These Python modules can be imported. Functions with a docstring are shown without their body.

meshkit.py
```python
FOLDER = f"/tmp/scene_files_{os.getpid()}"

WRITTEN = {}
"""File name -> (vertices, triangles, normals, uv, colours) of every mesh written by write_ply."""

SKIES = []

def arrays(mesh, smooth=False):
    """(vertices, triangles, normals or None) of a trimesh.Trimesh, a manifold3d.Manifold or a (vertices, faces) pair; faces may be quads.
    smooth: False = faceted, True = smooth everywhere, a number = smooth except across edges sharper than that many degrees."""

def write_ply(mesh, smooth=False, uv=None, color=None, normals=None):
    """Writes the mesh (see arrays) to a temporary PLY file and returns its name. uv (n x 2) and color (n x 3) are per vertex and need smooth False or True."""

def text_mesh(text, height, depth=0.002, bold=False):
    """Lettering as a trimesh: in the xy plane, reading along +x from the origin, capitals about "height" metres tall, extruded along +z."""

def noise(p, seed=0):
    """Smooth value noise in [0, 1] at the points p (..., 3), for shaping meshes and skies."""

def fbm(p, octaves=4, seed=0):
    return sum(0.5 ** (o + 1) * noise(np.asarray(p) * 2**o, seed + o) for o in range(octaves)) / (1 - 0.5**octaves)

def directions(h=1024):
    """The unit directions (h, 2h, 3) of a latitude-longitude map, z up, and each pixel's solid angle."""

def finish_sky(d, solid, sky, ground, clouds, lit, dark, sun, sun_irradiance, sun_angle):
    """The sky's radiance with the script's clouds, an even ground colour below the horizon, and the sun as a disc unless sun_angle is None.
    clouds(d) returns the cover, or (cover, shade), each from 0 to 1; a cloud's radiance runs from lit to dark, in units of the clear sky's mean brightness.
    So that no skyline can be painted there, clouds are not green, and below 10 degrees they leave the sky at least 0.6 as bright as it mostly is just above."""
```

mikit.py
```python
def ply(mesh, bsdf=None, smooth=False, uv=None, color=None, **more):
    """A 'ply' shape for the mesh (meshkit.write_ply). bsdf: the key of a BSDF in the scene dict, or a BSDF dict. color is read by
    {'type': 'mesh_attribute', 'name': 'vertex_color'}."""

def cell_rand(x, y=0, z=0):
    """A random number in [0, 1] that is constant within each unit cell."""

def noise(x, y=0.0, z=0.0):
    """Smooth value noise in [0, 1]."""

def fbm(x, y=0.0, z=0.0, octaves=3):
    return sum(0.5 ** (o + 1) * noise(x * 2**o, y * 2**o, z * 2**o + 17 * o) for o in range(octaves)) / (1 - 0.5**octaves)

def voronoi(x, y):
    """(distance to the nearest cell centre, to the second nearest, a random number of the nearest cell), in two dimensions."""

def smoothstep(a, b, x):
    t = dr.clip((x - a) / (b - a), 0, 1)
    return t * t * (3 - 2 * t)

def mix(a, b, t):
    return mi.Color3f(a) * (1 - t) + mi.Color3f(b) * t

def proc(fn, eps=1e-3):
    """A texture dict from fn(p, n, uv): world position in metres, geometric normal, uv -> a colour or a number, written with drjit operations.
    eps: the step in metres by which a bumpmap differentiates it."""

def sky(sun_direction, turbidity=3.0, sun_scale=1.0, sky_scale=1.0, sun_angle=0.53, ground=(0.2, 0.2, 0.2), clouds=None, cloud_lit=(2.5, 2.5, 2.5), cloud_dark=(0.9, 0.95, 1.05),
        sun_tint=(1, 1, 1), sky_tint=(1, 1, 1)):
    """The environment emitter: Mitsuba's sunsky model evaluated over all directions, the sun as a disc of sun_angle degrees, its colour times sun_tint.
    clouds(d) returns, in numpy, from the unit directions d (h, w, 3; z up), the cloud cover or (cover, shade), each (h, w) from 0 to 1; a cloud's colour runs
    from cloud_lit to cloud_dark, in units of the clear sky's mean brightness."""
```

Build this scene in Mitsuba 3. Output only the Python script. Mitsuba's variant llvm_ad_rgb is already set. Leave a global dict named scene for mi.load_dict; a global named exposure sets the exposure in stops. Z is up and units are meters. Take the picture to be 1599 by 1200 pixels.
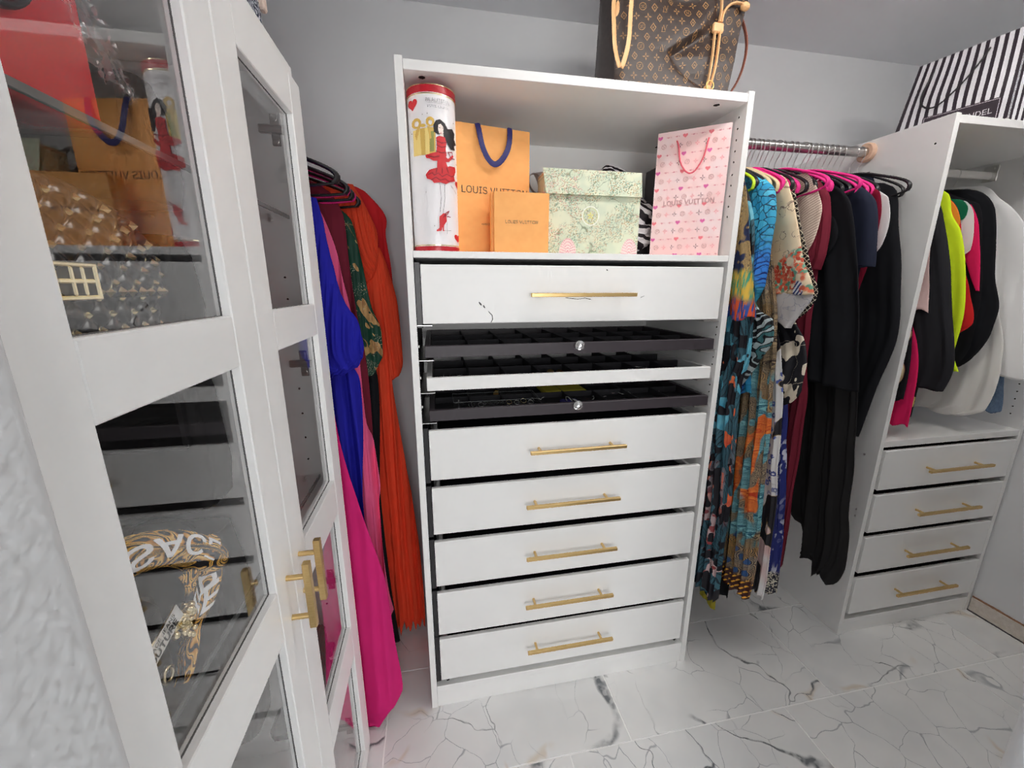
import math, numpy as np, trimesh, mitsuba as mi, drjit as dr, mikit, meshkit
from shapely.geometry import Polygon, Point, LineString, box as sbox
from shapely.ops import unary_union
from shapely import affinity
from mikit import proc, noise, fbm, voronoi, cell_rand, smoothstep, mix

T = mi.ScalarTransform4f
scene, labels = {}, {}

# ------------------------------------------------------------------ camera, lights, exposure
YAW, PITCH, F_PX = 0.190278, 0.237381, 626.70
EYE = [0.06766, -1.15764, 1.46813]
FWD = [math.sin(YAW) * math.cos(PITCH), math.cos(YAW) * math.cos(PITCH), -math.sin(PITCH)]
scene['camera'] = {'type': 'perspective', 'fov': 2 * math.degrees(math.atan(799.5 / F_PX)), 'fov_axis': 'x', 'near_clip': 0.02,
                   'to_world': T().look_at(origin=EYE, target=[EYE[k] + FWD[k] for k in range(3)], up=[0, 0, 1])}
exposure = 0.62
LAMP_RGB = [6.0, 5.8, 5.55]           # ceiling batten lamp of the closet
HALL_RGB = [4.6, 4.6, 4.6]             # daylight in the window of the room behind the camera
LAMP_AT = (1.20, -0.45, 2.36)

# ------------------------------------------------------------------ helpers
def s2l(r, g=None, b=None):
    """sRGB 0..255 -> linear"""
    if g is None:
        r, g, b = r
    return [((c / 255 + 0.055) / 1.055) ** 2.4 if c > 10 else c / 255 / 12.92 for c in (r, g, b)]

def bsdf(name, color=None, rough=0.5, metal=0.0, spec=0.5, tex=None, bump=None, bump_scale=1.0, two=True, **kw):
    d = {'type': 'principled', 'base_color': tex if tex is not None else {'type': 'rgb', 'value': list(color)}, 'roughness': rough, 'metallic': metal, 'specular': spec, **kw}
    if bump is not None:
        d = {'type': 'bumpmap', 'arbitrary': bump, 'scale': bump_scale, 'nested': d}
    scene[name] = {'type': 'twosided', 'bsdf': d} if two else d
    return name

_count = {}
def free(key):
    if key not in scene and key not in labels and key not in _count:
        _count[key] = 0
        return key
    _count[key] = _count.get(key, 0) + 1
    return f'{key}_{_count[key]:03d}'

def thing(name, label, cat, group=None):
    key = free(name)
    labels[key] = {'label': label, 'category': cat}
    if group:
        labels[key]['group'] = group
    return key

def put(key, shape):
    scene[key] = shape
    return key

def part(parent, name, mesh, mat, smooth=False, label=None, kind=None, **kw):
    key = free(parent + '__' + name)
    scene[key] = mikit.ply(mesh, mat, smooth, **kw)
    if label or kind:
        labels[key] = {}
        if label: labels[key]['label'] = label
        if kind: labels[key]['kind'] = kind
    return key

def single(name, mesh, mat, label, cat, smooth=False, group=None, **kw):
    key = thing(name, label, cat, group)
    scene[key] = mikit.ply(mesh, mat, smooth, **kw)
    return key

def struct(name, mesh, mat, smooth=False, label=None):
    key = free(name)
    scene[key] = mikit.ply(mesh, mat, smooth)
    labels[key] = {'kind': 'structure'}
    if label: labels[key]['label'] = label
    return key

def cat(*ms):
    ms = [m for m in (ms[0] if len(ms) == 1 and isinstance(ms[0], list) else ms) if m is not None]
    return trimesh.util.concatenate(ms)

def bx(x0, x1, y0, y1, z0, z1, b=0.0):
    """box with chamfered edges"""
    x0, x1 = min(x0, x1), max(x0, x1); y0, y1 = min(y0, y1), max(y0, y1); z0, z1 = min(z0, z1), max(z0, z1)
    b = min(b, 0.45 * min(x1 - x0, y1 - y0, z1 - z0))
    if b <= 0:
        m = trimesh.creation.box((x1 - x0, y1 - y0, z1 - z0))
        m.apply_translation(((x0 + x1) / 2, (y0 + y1) / 2, (z0 + z1) / 2))
        return m
    pts = []
    for sx in (0, 1):
        for sy in (0, 1):
            for sz in (0, 1):
                c = [(x0, x1)[sx], (y0, y1)[sy], (z0, z1)[sz]]
                d = [(b, -b)[sx], (b, -b)[sy], (b, -b)[sz]]
                for k in range(3):
                    q = [c[i] + (0 if i == k else d[i]) for i in range(3)]
                    pts.append(q)
    return trimesh.convex.convex_hull(np.array(pts))

def tube(path, r, sides=10, closed=False, flat=None, up=(0, 0, 1)):
    """sweep of a round (or flattened: flat = second radius) section along a path"""
    p = np.asarray(path, float); n = len(p)
    r = np.broadcast_to(np.asarray(r, float), (n,))
    t = np.gradient(p, axis=0) if not closed else np.roll(p, -1, 0) - np.roll(p, 1, 0)
    t /= np.linalg.norm(t, axis=1, keepdims=True) + 1e-12
    u0 = np.array(up, float)
    a = np.cross(t, u0); bad = np.linalg.norm(a, axis=1) < 0.05
    a[bad] = np.cross(t[bad], [1.0, 0.02, 0.01])
    a /= np.linalg.norm(a, axis=1, keepdims=True) + 1e-12
    for i in range(1, n):
        if a[i] @ a[i - 1] < 0: a[i] *= -1
    b = np.cross(t, a)
    th = np.arange(sides) * 2 * np.pi / sides
    rb = r if flat is None else np.full(n, flat)
    v = p[:, None] + np.cos(th)[None, :, None] * a[:, None] * r[:, None, None] + np.sin(th)[None, :, None] * b[:, None] * rb[:, None, None]
    v = v.reshape(-1, 3); f = []
    m = n if closed else n - 1
    for i in range(m):
        j = (i + 1) % n
        for k in range(sides):
            l = (k + 1) % sides
            f += [[i * sides + k, i * sides + l, j * sides + l], [i * sides + k, j * sides + l, j * sides + k]]
    if not closed:
        v = np.vstack([v, p[0], p[-1]]); c0, c1 = len(v) - 2, len(v) - 1
        for k in range(sides):
            l = (k + 1) % sides
            f += [[c0, l, k], [c1, (n - 1) * sides + k, (n - 1) * sides + l]]
    return trimesh.Trimesh(v, f, process=False)

def cyl(p0, p1, r, n=24, b=0.0):
    p0, p1 = np.array(p0, float), np.array(p1, float)
    L = np.linalg.norm(p1 - p0); d = (p1 - p0) / L
    if b > 0:
        return tube([p0, p0 + d * 1e-5, p0 + d * b, p1 - d * b, p1 - d * 1e-5, p1], [r - b, r - b, r, r, r - b, r - b], n)
    return tube([p0, p1], r, n)

def spline(pts, n=40):
    from scipy.interpolate import CubicSpline
    p = np.asarray(pts, float)
    s = np.r_[0, np.cumsum(np.linalg.norm(np.diff(p, axis=0), axis=1))]
    return CubicSpline(s, p)(np.linspace(0, s[-1], n))

def lathe(prof, n=48, at=(0, 0, 0)):
    prof = np.asarray(prof, float); k = len(prof)
    th = np.arange(n) * 2 * np.pi / n
    v = np.stack([prof[:, 0][:, None] * np.cos(th), prof[:, 0][:, None] * np.sin(th), np.repeat(prof[:, 1][:, None], n, 1)], -1).reshape(-1, 3) + np.array(at)
    f = []
    for i in range(k - 1):
        for j in range(n):
            l = (j + 1) % n
            f += [[i * n + j, i * n + l, (i + 1) * n + l], [i * n + j, (i + 1) * n + l, (i + 1) * n + j]]
    return trimesh.Trimesh(v, f, process=False)

def grid(P, closed_u=False):
    """P (n, m, 3) -> surface mesh"""
    n, m = P.shape[:2]; f = []
    i, j = np.meshgrid(np.arange(n - 1), np.arange(m if closed_u else m - 1), indexing='ij')
    j2 = (j + 1) % m
    a, b, c, d = i * m + j, i * m + j2, (i + 1) * m + j2, (i + 1) * m + j
    f = np.vstack([np.stack([a, b, c], -1).reshape(-1, 3), np.stack([a, c, d], -1).reshape(-1, 3)])
    return trimesh.Trimesh(P.reshape(-1, 3), f, process=False)

def polys(g):
    return [q for q in getattr(g, 'geoms', [g]) if q.geom_type == 'Polygon' and q.area > 1e-10]

def decal(items, fn, edge=0.01, h=0.0006):
    """flat print: [(shapely geometry, rgb linear)] laid on the surface fn(u, v, h) -> (n, 3); returns (mesh, vertex colours)"""
    V, Fc, C, at = [], [], [], 0
    for g, col in items:
        for q in polys(g):
            v, f = trimesh.creation.triangulate_polygon(q, engine='earcut')
            v = np.asarray(v); v3 = np.c_[v, np.zeros(len(v))]
            m = trimesh.Trimesh(v3, f, process=False)
            if edge:
                vv, ff = trimesh.remesh.subdivide_to_size(m.vertices, m.faces, edge, max_iter=12)
            else:
                vv, ff = m.vertices, m.faces
            V.append(fn(vv[:, 0], vv[:, 1], np.full(len(vv), h))); Fc.append(ff + at); at += len(vv)
            C.append(np.tile(np.asarray(col, float), (len(vv), 1)))
        h += 0.00012
    return trimesh.Trimesh(np.vstack(V), np.vstack(Fc), process=False), np.vstack(C)

def put_decal(parent, name, items, fn, mat='print', edge=0.01, h=0.0006, label=None):
    m, c = decal(items, fn, edge, h)
    return part(parent, name, m, mat, False, label, color=c)

def text_poly(text, height, bold=False):
    m = meshkit.text_mesh(text, height, 0.002, bold)
    v, f = np.asarray(m.vertices), np.asarray(m.faces)
    top = np.all(v[f][:, :, 2] > 0.001, axis=1)
    return unary_union([Polygon(t[:, :2]) for t in v[f[top]] if Polygon(t[:, :2]).area > 1e-12]).buffer(0)

def text_at(text, cx, cy, width, bold=False):
    g = text_poly(text, 0.01, bold)
    x0, y0, x1, y1 = g.bounds
    s = width / (x1 - x0)
    g = affinity.scale(g, s, s, origin=(0, 0))
    x0, y0, x1, y1 = g.bounds
    return affinity.translate(g, cx - (x0 + x1) / 2, cy - (y0 + y1) / 2)

def stroke(pts, w):
    return LineString(pts).buffer(w / 2, cap_style=1)

def plane(o, u, n):
    """surface map of a flat face: origin o, horizontal direction u, outward normal n, v is up"""
    o, u, n = (np.asarray(q, float) for q in (o, u, n))
    return lambda a, b, h: o + np.outer(a, u) + np.outer(b, [0, 0, 1.0]) + np.outer(h, n)

rng = np.random.default_rng(7)

# ------------------------------------------------------------------ materials
WHITE = [0.83, 0.828, 0.815]
bsdf('white_laminate', WHITE, 0.38, spec=0.45)
bsdf('white_lacquer', [0.83, 0.83, 0.82], 0.3, spec=0.5)
bsdf('brass', tex=proc(lambda p, n, uv: mix((0.62, 0.42, 0.17), (0.74, 0.54, 0.26), fbm(p.x * 90, p.y * 90, p.z * 400))), rough=0.3, metal=1.0)
bsdf('chrome', [0.75, 0.74, 0.72], 0.16, metal=1.0)
bsdf('gold', [0.85, 0.62, 0.22], 0.18, metal=1.0)
bsdf('pale_gold', [0.9, 0.76, 0.46], 0.15, metal=1.0)
bsdf('steel', tex=proc(lambda p, n, uv: mix((0.50, 0.48, 0.46), (0.66, 0.65, 0.63), fbm(p.x * 40, p.y * 200, p.z * 200))), rough=0.24, metal=1.0)
bsdf('dark_tray', s2l(54, 48, 53), 0.4, spec=0.4)
bsdf('tray_lining', s2l(36, 35, 40), 0.75)
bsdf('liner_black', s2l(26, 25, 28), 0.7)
bsdf('black_plastic', s2l(22, 21, 24), 0.32)
bsdf('dark_hole', s2l(28, 26, 25), 0.9)
bsdf('gasket_grey', s2l(92, 92, 92), 0.5)
bsdf('rubber_black', s2l(20, 20, 20), 0.6)
bsdf('print', tex={'type': 'mesh_attribute', 'name': 'vertex_color'}, rough=0.45)
bsdf('ribbon_navy', s2l(38, 34, 100), 0.5)
bsdf('orange_card', tex=proc(lambda p, n, uv: mix(s2l(243, 168, 92), s2l(250, 180, 104), fbm(p.x * 60, p.y * 60, p.z * 60))), rough=0.55)
bsdf('pink_card', tex=proc(lambda p, n, uv: mix(s2l(252, 226, 226), s2l(254, 214, 212), smoothstep(0.35, 0.65, fbm(p.x * 9, p.y * 9, p.z * 9)))), rough=0.5)
bsdf('pink_cord', s2l(232, 104, 120), 0.6)
bsdf('tan_leather', tex=proc(lambda p, n, uv: mix(s2l(222, 170, 116), s2l(238, 190, 138), fbm(p.x * 50, p.y * 50, p.z * 50))), rough=0.45)
bsdf('red_brown_leather', s2l(150, 92, 76), 0.45)
bsdf('brown_canvas', tex=proc(lambda p, n, uv: mix(s2l(50, 39, 36), s2l(64, 51, 46), fbm(p.x * 120, p.y * 120, p.z * 120))), rough=0.4, spec=0.5,
     bump=proc(lambda p, n, uv: 0.0002 * noise(p.x * 700, p.y * 700, p.z * 700), eps=4e-4))
bsdf('dark_trim', s2l(40, 34, 44), 0.4)
bsdf('wood', tex=proc(lambda p, n, uv: mix(s2l(206, 168, 142), s2l(226, 190, 164), fbm(p.x * 30, p.y * 30, p.z * 160))), rough=0.55)
scene['pane_glass'] = {'type': 'thindielectric', 'int_ior': 1.52}
scene['clear_acrylic'] = {'type': 'thindielectric', 'int_ior': 1.49}
scene['crystal'] = {'type': 'dielectric', 'int_ior': 1.6}
scene['shelf_glass'] = {'type': 'dielectric', 'int_ior': 1.5}
bsdf('glass_edge', s2l(96, 100, 100), 0.25)
bsdf('patent_black', s2l(16, 16, 19), 0.2, spec=0.6)
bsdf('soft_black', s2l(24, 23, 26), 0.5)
bsdf('red_gloss', s2l(196, 22, 34), 0.3, spec=0.5, bump=proc(lambda p, n, uv: 0.0012 * noise(p.x * 110, p.y * 110, p.z * 110), eps=1e-3))
bsdf('paper_white', s2l(238, 236, 232), 0.35)
bsdf('tin_white', s2l(244, 242, 244), 0.22, spec=0.5, clearcoat=0.3)
bsdf('tin_red', s2l(186, 36, 48), 0.25)
bsdf('pink_velvet', s2l(226, 40, 132), 0.7)
bsdf('neon_plastic', s2l(196, 232, 40), 0.45)
bsdf('ivory_plastic', s2l(226, 206, 160), 0.45)

# walls: pale grey paint with an orange-peel texture
def peel(p, n, uv):
    return 0.0016 * smoothstep(0.3, 0.75, fbm(p.x * 130, p.y * 130, p.z * 130, 3))
def peel_fine(p, n, uv):
    return 0.0007 * fbm(p.x * 110, p.y * 110, p.z * 110, 2)
bsdf('wall_paint', s2l(213, 214, 216), 0.75, spec=0.25, bump=proc(peel_fine, eps=1.5e-3))
bsdf('shaded_wall_paint', s2l(198, 199, 200), 0.75, spec=0.25, bump=proc(peel, eps=1.5e-3))  # same paint as the walls, its colour darkened where less light falls
bsdf('ceiling_paint', s2l(214, 216, 219), 0.85, spec=0.2, bump=proc(peel, eps=1.5e-3))

TX, TY = 0.805, 0.396
ROWS = {-3: 0.05, -2: 0.25, -1: 0.437, 0: 0.652, 1: 0.25}
def marble(p, n, uv):
    row = dr.floor((p.y + 0.233) / TY)
    off = dr.select(row < -1.5, 0.25, dr.select(row < -0.5, 0.437, dr.select(row < 0.5, 0.652, 0.25)))
    col = dr.floor((p.x - off) / TX)
    rx, ry = cell_rand(row, col, 3) * 9.0, cell_rand(row, col, 5) * 9.0
    x, y = p.x + rx, p.y + ry
    wx = 0.30 * (fbm(x * 3, y * 3, 1.0, 3) - 0.5) + 0.035 * (fbm(x * 24, y * 24, 4.0, 2) - 0.5)
    wy = 0.30 * (fbm(x * 3, y * 3, 7.0, 3) - 0.5) + 0.035 * (fbm(x * 24, y * 24, 9.0, 2) - 0.5)
    d1, d2, w = voronoi((x + wx) * 4.0 + 0.6 * (y + wy), (y + wy) * 2.8)
    e = d2 - d1
    wide = smoothstep(0.56, 0.8, fbm(x * 5, y * 5, 2.0, 2))
    m1 = smoothstep(0.42, 0.60, fbm(x * 4.0, y * 4.0, 11.0, 2))
    v1 = (1 - smoothstep(0.0, 0.020 + 0.16 * wide, e)) * m1 * (0.55 + 0.45 * smoothstep(0.3, 0.6, fbm(x * 60, y * 60, 3.0, 2)))
    a1, a2, aw = voronoi((x + 0.7 * wx) * 9 + 3.0, (y + 0.7 * wy) * 8 - 2 * x)
    v2 = (1 - smoothstep(0.0, 0.03, a2 - a1)) * smoothstep(0.42, 0.62, fbm(x * 5.0, y * 5.0, 21.0, 2)) * 0.75
    cloud = smoothstep(0.35, 0.75, fbm(x * 6, y * 6, 31.0, 3)) * 0.10
    rust = (1 - smoothstep(0.0, 0.10, e)) * smoothstep(0.60, 0.74, fbm(x * 6, y * 6, 41.0, 2)) * 0.45
    c = mix(s2l(232, 232, 231), s2l(200, 203, 206), cloud * 3)
    c = mix(c, s2l(200, 176, 142), rust)
    c = mix(c, s2l(150, 154, 158), v2)
    return mix(c, s2l(78, 84, 90), dr.minimum(v1, 0.9))
bsdf('marble', tex=proc(marble), rough=0.2, spec=0.5)
bsdf('grout', s2l(243, 243, 241), 0.8)
def terrazzo(p, n, uv):
    d1, d2, w = voronoi(p.y * 190, p.z * 190)
    chip = smoothstep(0.16, 0.05, d1) * smoothstep(0.4, 0.5, w)
    c = mix(s2l(214, 206, 198), s2l(190, 180, 168), fbm(p.y * 90, p.z * 90))
    return mix(c, mix(s2l(120, 106, 96), s2l(232, 228, 222), w), chip)
bsdf('terrazzo', tex=proc(terrazzo), rough=0.5)
bsdf('torn_paper', s2l(150, 112, 88), 0.9)

# plain cloths, with a weave and a soft sheen
def weave(p, n, uv):
    return 0.0004 * noise(p.x * 500, p.y * 500, p.z * 500)
def cloth(name, rgb, rough=0.85, sheen=0.4):
    c = s2l(rgb)
    return bsdf(name, c, rough, spec=0.15, sheen=sheen, sheen_tint=0.6)
for nm, c in dict(magenta=(192, 34, 106), royal_blue=(32, 32, 146), light_pink=(232, 98, 144), maroon=(112, 34, 50), orange_red=(222, 74, 46), bright_red=(202, 40, 46), off_white=(236, 234, 230),
                  white=(240, 240, 240), charcoal=(38, 38, 42), olive=(150, 140, 44), neon_yellow=(214, 240, 44), beige=(224, 204, 190), blush=(234, 200, 196), hot_pink=(218, 36, 96), tangerine=(240, 150, 60), emerald=(28, 120, 84), wine=(128, 24, 48)).items():
    cloth('cloth_' + nm, c)
cloth('cloth_black', (27, 28, 32), sheen=0.25)
cloth('cloth_black_warm', (31, 30, 31), sheen=0.25)
cloth('cloth_navy', (34, 38, 54), sheen=0.3)

def denim_fn(p, n, uv):
    return mix(s2l(78, 100, 130), s2l(120, 142, 168), fbm(p.x * 160, p.y * 160, p.z * 90))
bsdf('denim', tex=proc(denim_fn), rough=0.9)

# printed cloths
def print_cloth(name, fn, rough=0.6, spec=0.3):
    return bsdf(name, tex=proc(fn), rough=rough, spec=spec)

def blue_snake(p, n, uv):
    y, z = p.y + 0.02 * (fbm(p.y * 20, p.z * 20, 1.0) - 0.5), p.z + 0.02 * (fbm(p.y * 20, p.z * 20, 5.0) - 0.5)
    d1, d2, w = voronoi(y * 62, z * 44)
    lines = 1 - smoothstep(0.03, 0.14, d2 - d1)
    st = smoothstep(0.2, 0.6, dr.abs(dr.sin((z + 0.9 * y) * 170 + 3 * fbm(y * 30, z * 30, 9.0))))
    low = smoothstep(1.68, 1.55, z)
    c = mix(s2l(34, 140, 186), s2l(84, 190, 220), w)
    c2 = mix(s2l(22, 36, 110), s2l(50, 122, 206), st)
    c = mix(c, c2, low * smoothstep(0.35, 0.6, fbm(p.y * 14, p.z * 8, 3.0)))
    return mix(c, s2l(18, 38, 70), lines * (1 - 0.6 * low))
def cream_floral(p, n, uv):
    y, z = p.y, p.z
    wx, wz = 0.012 * (fbm(y * 60, z * 60, 1.0) - 0.5), 0.012 * (fbm(y * 60, z * 60, 8.0) - 0.5)
    d1, d2, w = voronoi((y + wx) * 90, (z + wz) * 90)
    zone = dr.exp(-dr.square((z - 1.52 + 0.5 * (y - 0.02)) / 0.055)) + dr.exp(-dr.square((z - 1.475) / 0.03))
    bloom = smoothstep(0.26, 0.36, fbm(y * 26 + 2, z * 22, 2.0, 2) * dr.minimum(zone, 1.0))
    petals = mix(mix(s2l(186, 56, 44), s2l(228, 126, 92), w), s2l(110, 158, 134), smoothstep(0.62, 0.64, cell_rand(w * 97.0)))
    q1, q2, qw = voronoi(y * 24, z * 22 + 0.4)
    ang = dr.atan2(dr.sin((z) * 130.0), dr.sin(y * 130.0))
    ring = dr.exp(-dr.square((q1 - 0.28 - 0.05 * dr.sin(ang * 5)) / 0.028)) * smoothstep(0.35, 0.45, qw)
    lines = (1 - smoothstep(0.0, 0.03, dr.abs(fbm(y * 44, z * 40, 15.0, 2) - 0.5)))
    c = mix(s2l(240, 222, 190), s2l(232, 204, 166), fbm(y * 22, z * 22))
    c = mix(c, s2l(126, 88, 78), dr.minimum(1, 0.85 * ring + 0.7 * lines * smoothstep(0.5, 0.58, fbm(y * 15, z * 15, 19.0))))
    blue = smoothstep(0.36, 0.30, voronoi(y * 14 + 0.3, z * 9 + 0.1)[0]) * smoothstep(1.60, 1.57, z) * smoothstep(-0.02, -0.03, y)
    c = mix(c, mix(s2l(226, 224, 226), s2l(54, 66, 120), smoothstep(0.0, 0.4, dr.sin(y * 400 + z * 300))), blue)
    return mix(c, petals, bloom * smoothstep(0.85, 0.45, d1))
def silver_lining(p, n, uv):
    e = 1 - smoothstep(0.0, 0.03, dr.abs(fbm(p.y * 40, p.z * 40, 3.0, 3) - 0.5))
    return mix(s2l(204, 200, 200), s2l(150, 150, 168), e * 0.8)
def lattice(p, n, uv):
    a, b = (p.y * 0.8 + p.z) * 62, (p.y * 0.8 - p.z) * 62
    g = dr.minimum(dr.abs(a - dr.round(a)), dr.abs(b - dr.round(b)))
    return mix(s2l(228, 218, 200), s2l(30, 26, 26), smoothstep(0.07, 0.11, g))
def cow(p, n, uv):
    f = fbm(p.y * 21 + 4.3, p.z * 15 + 1.1, 2.0, 2)
    thin = 1 - smoothstep(0.0, 0.010, dr.abs(fbm(p.y * 22, p.z * 16, 9.0, 2) - 0.5))
    return mix(s2l(30, 30, 36), s2l(230, 218, 198), dr.maximum(smoothstep(0.56, 0.57, fbm(p.y * 34 + 1.3, p.z * 22 + 0.4, 2.0, 2)), thin * 0.9))
def zebra_wrap(p, n, uv):
    f = (p.z + 0.6 * p.y) * 84 + 8 * fbm(p.y * 22, p.z * 22, 2.0, 2)
    s = dr.sin(f * 2.2)
    c = mix(s2l(24, 26, 30), s2l(164, 178, 180), smoothstep(0.35, 0.55, s))
    return mix(c, s2l(58, 104, 108), smoothstep(0.52, 0.58, fbm(p.y * 16, p.z * 10, 6.0)) * smoothstep(-0.2, -0.5, s))
def leaf(p, n, uv):
    y, z = p.y, p.z
    a = z * 150 - 34 * dr.abs(dr.sin(y * 44 + 1.5 * fbm(y * 8, z * 8, 1.0))) + 4 * fbm(y * 30, z * 18, 4.0)
    veins = smoothstep(0.55, 0.9, dr.sin(a))
    c = mix(s2l(36, 66, 80), s2l(70, 116, 130), fbm(y * 40, z * 14, 2.0))
    c = mix(c, s2l(20, 30, 40), veins * 0.85)
    hot = smoothstep(0.64, 0.66, fbm(y * 62 + 3, z * 18, 7.0, 2))
    c = mix(c, mix(s2l(206, 66, 42), s2l(232, 120, 66), noise(y * 300, z * 60)), hot * smoothstep(0.6, 0.75, z) * 0.95)
    pale = smoothstep(0.56, 0.59, fbm(y * 56, z * 16, 12.0, 2))
    c = mix(c, mix(s2l(206, 176, 176), s2l(150, 60, 60), smoothstep(0.55, 0.6, noise(y * 90, z * 60))), pale * smoothstep(1.0, 0.45, z))
    teal = smoothstep(0.56, 0.58, fbm(y * 46, z * 15, 27.0, 2))
    c = mix(c, mix(s2l(60, 150, 180), s2l(120, 190, 206), noise(y * 260, z * 50)), teal * smoothstep(0.8, 0.95, z))
    return mix(c, s2l(26, 24, 32), smoothstep(0.55, 0.57, fbm(y * 52, z * 24, 17.0, 2)))
def parrot(p, n, uv):
    f = p.z + 0.05 * (fbm(p.y * 26, p.z * 14, 1.0) - 0.5)
    st = noise(p.y * 340, p.z * 42, 3.0)
    her = smoothstep(0.2, 0.5, dr.sin(p.z * 420 + 200 * dr.abs(dr.sin(p.y * 60))))
    c = mix(s2l(40, 52, 90), s2l(178, 150, 104), smoothstep(0.45, 0.55, fbm(p.y * 40, p.z * 34, 3.0)))
    c = mix(c, s2l(30, 26, 30), her * 0.7)
    c = mix(c, mix(s2l(214, 178, 70), s2l(70, 150, 120), smoothstep(0.3, 0.7, st)), smoothstep(1.53, 1.50, f) * smoothstep(1.42, 1.44, f))
    return mix(c, mix(s2l(206, 84, 44), s2l(46, 76, 150), smoothstep(0.4, 0.6, st)), smoothstep(1.43, 1.41, f))
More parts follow.
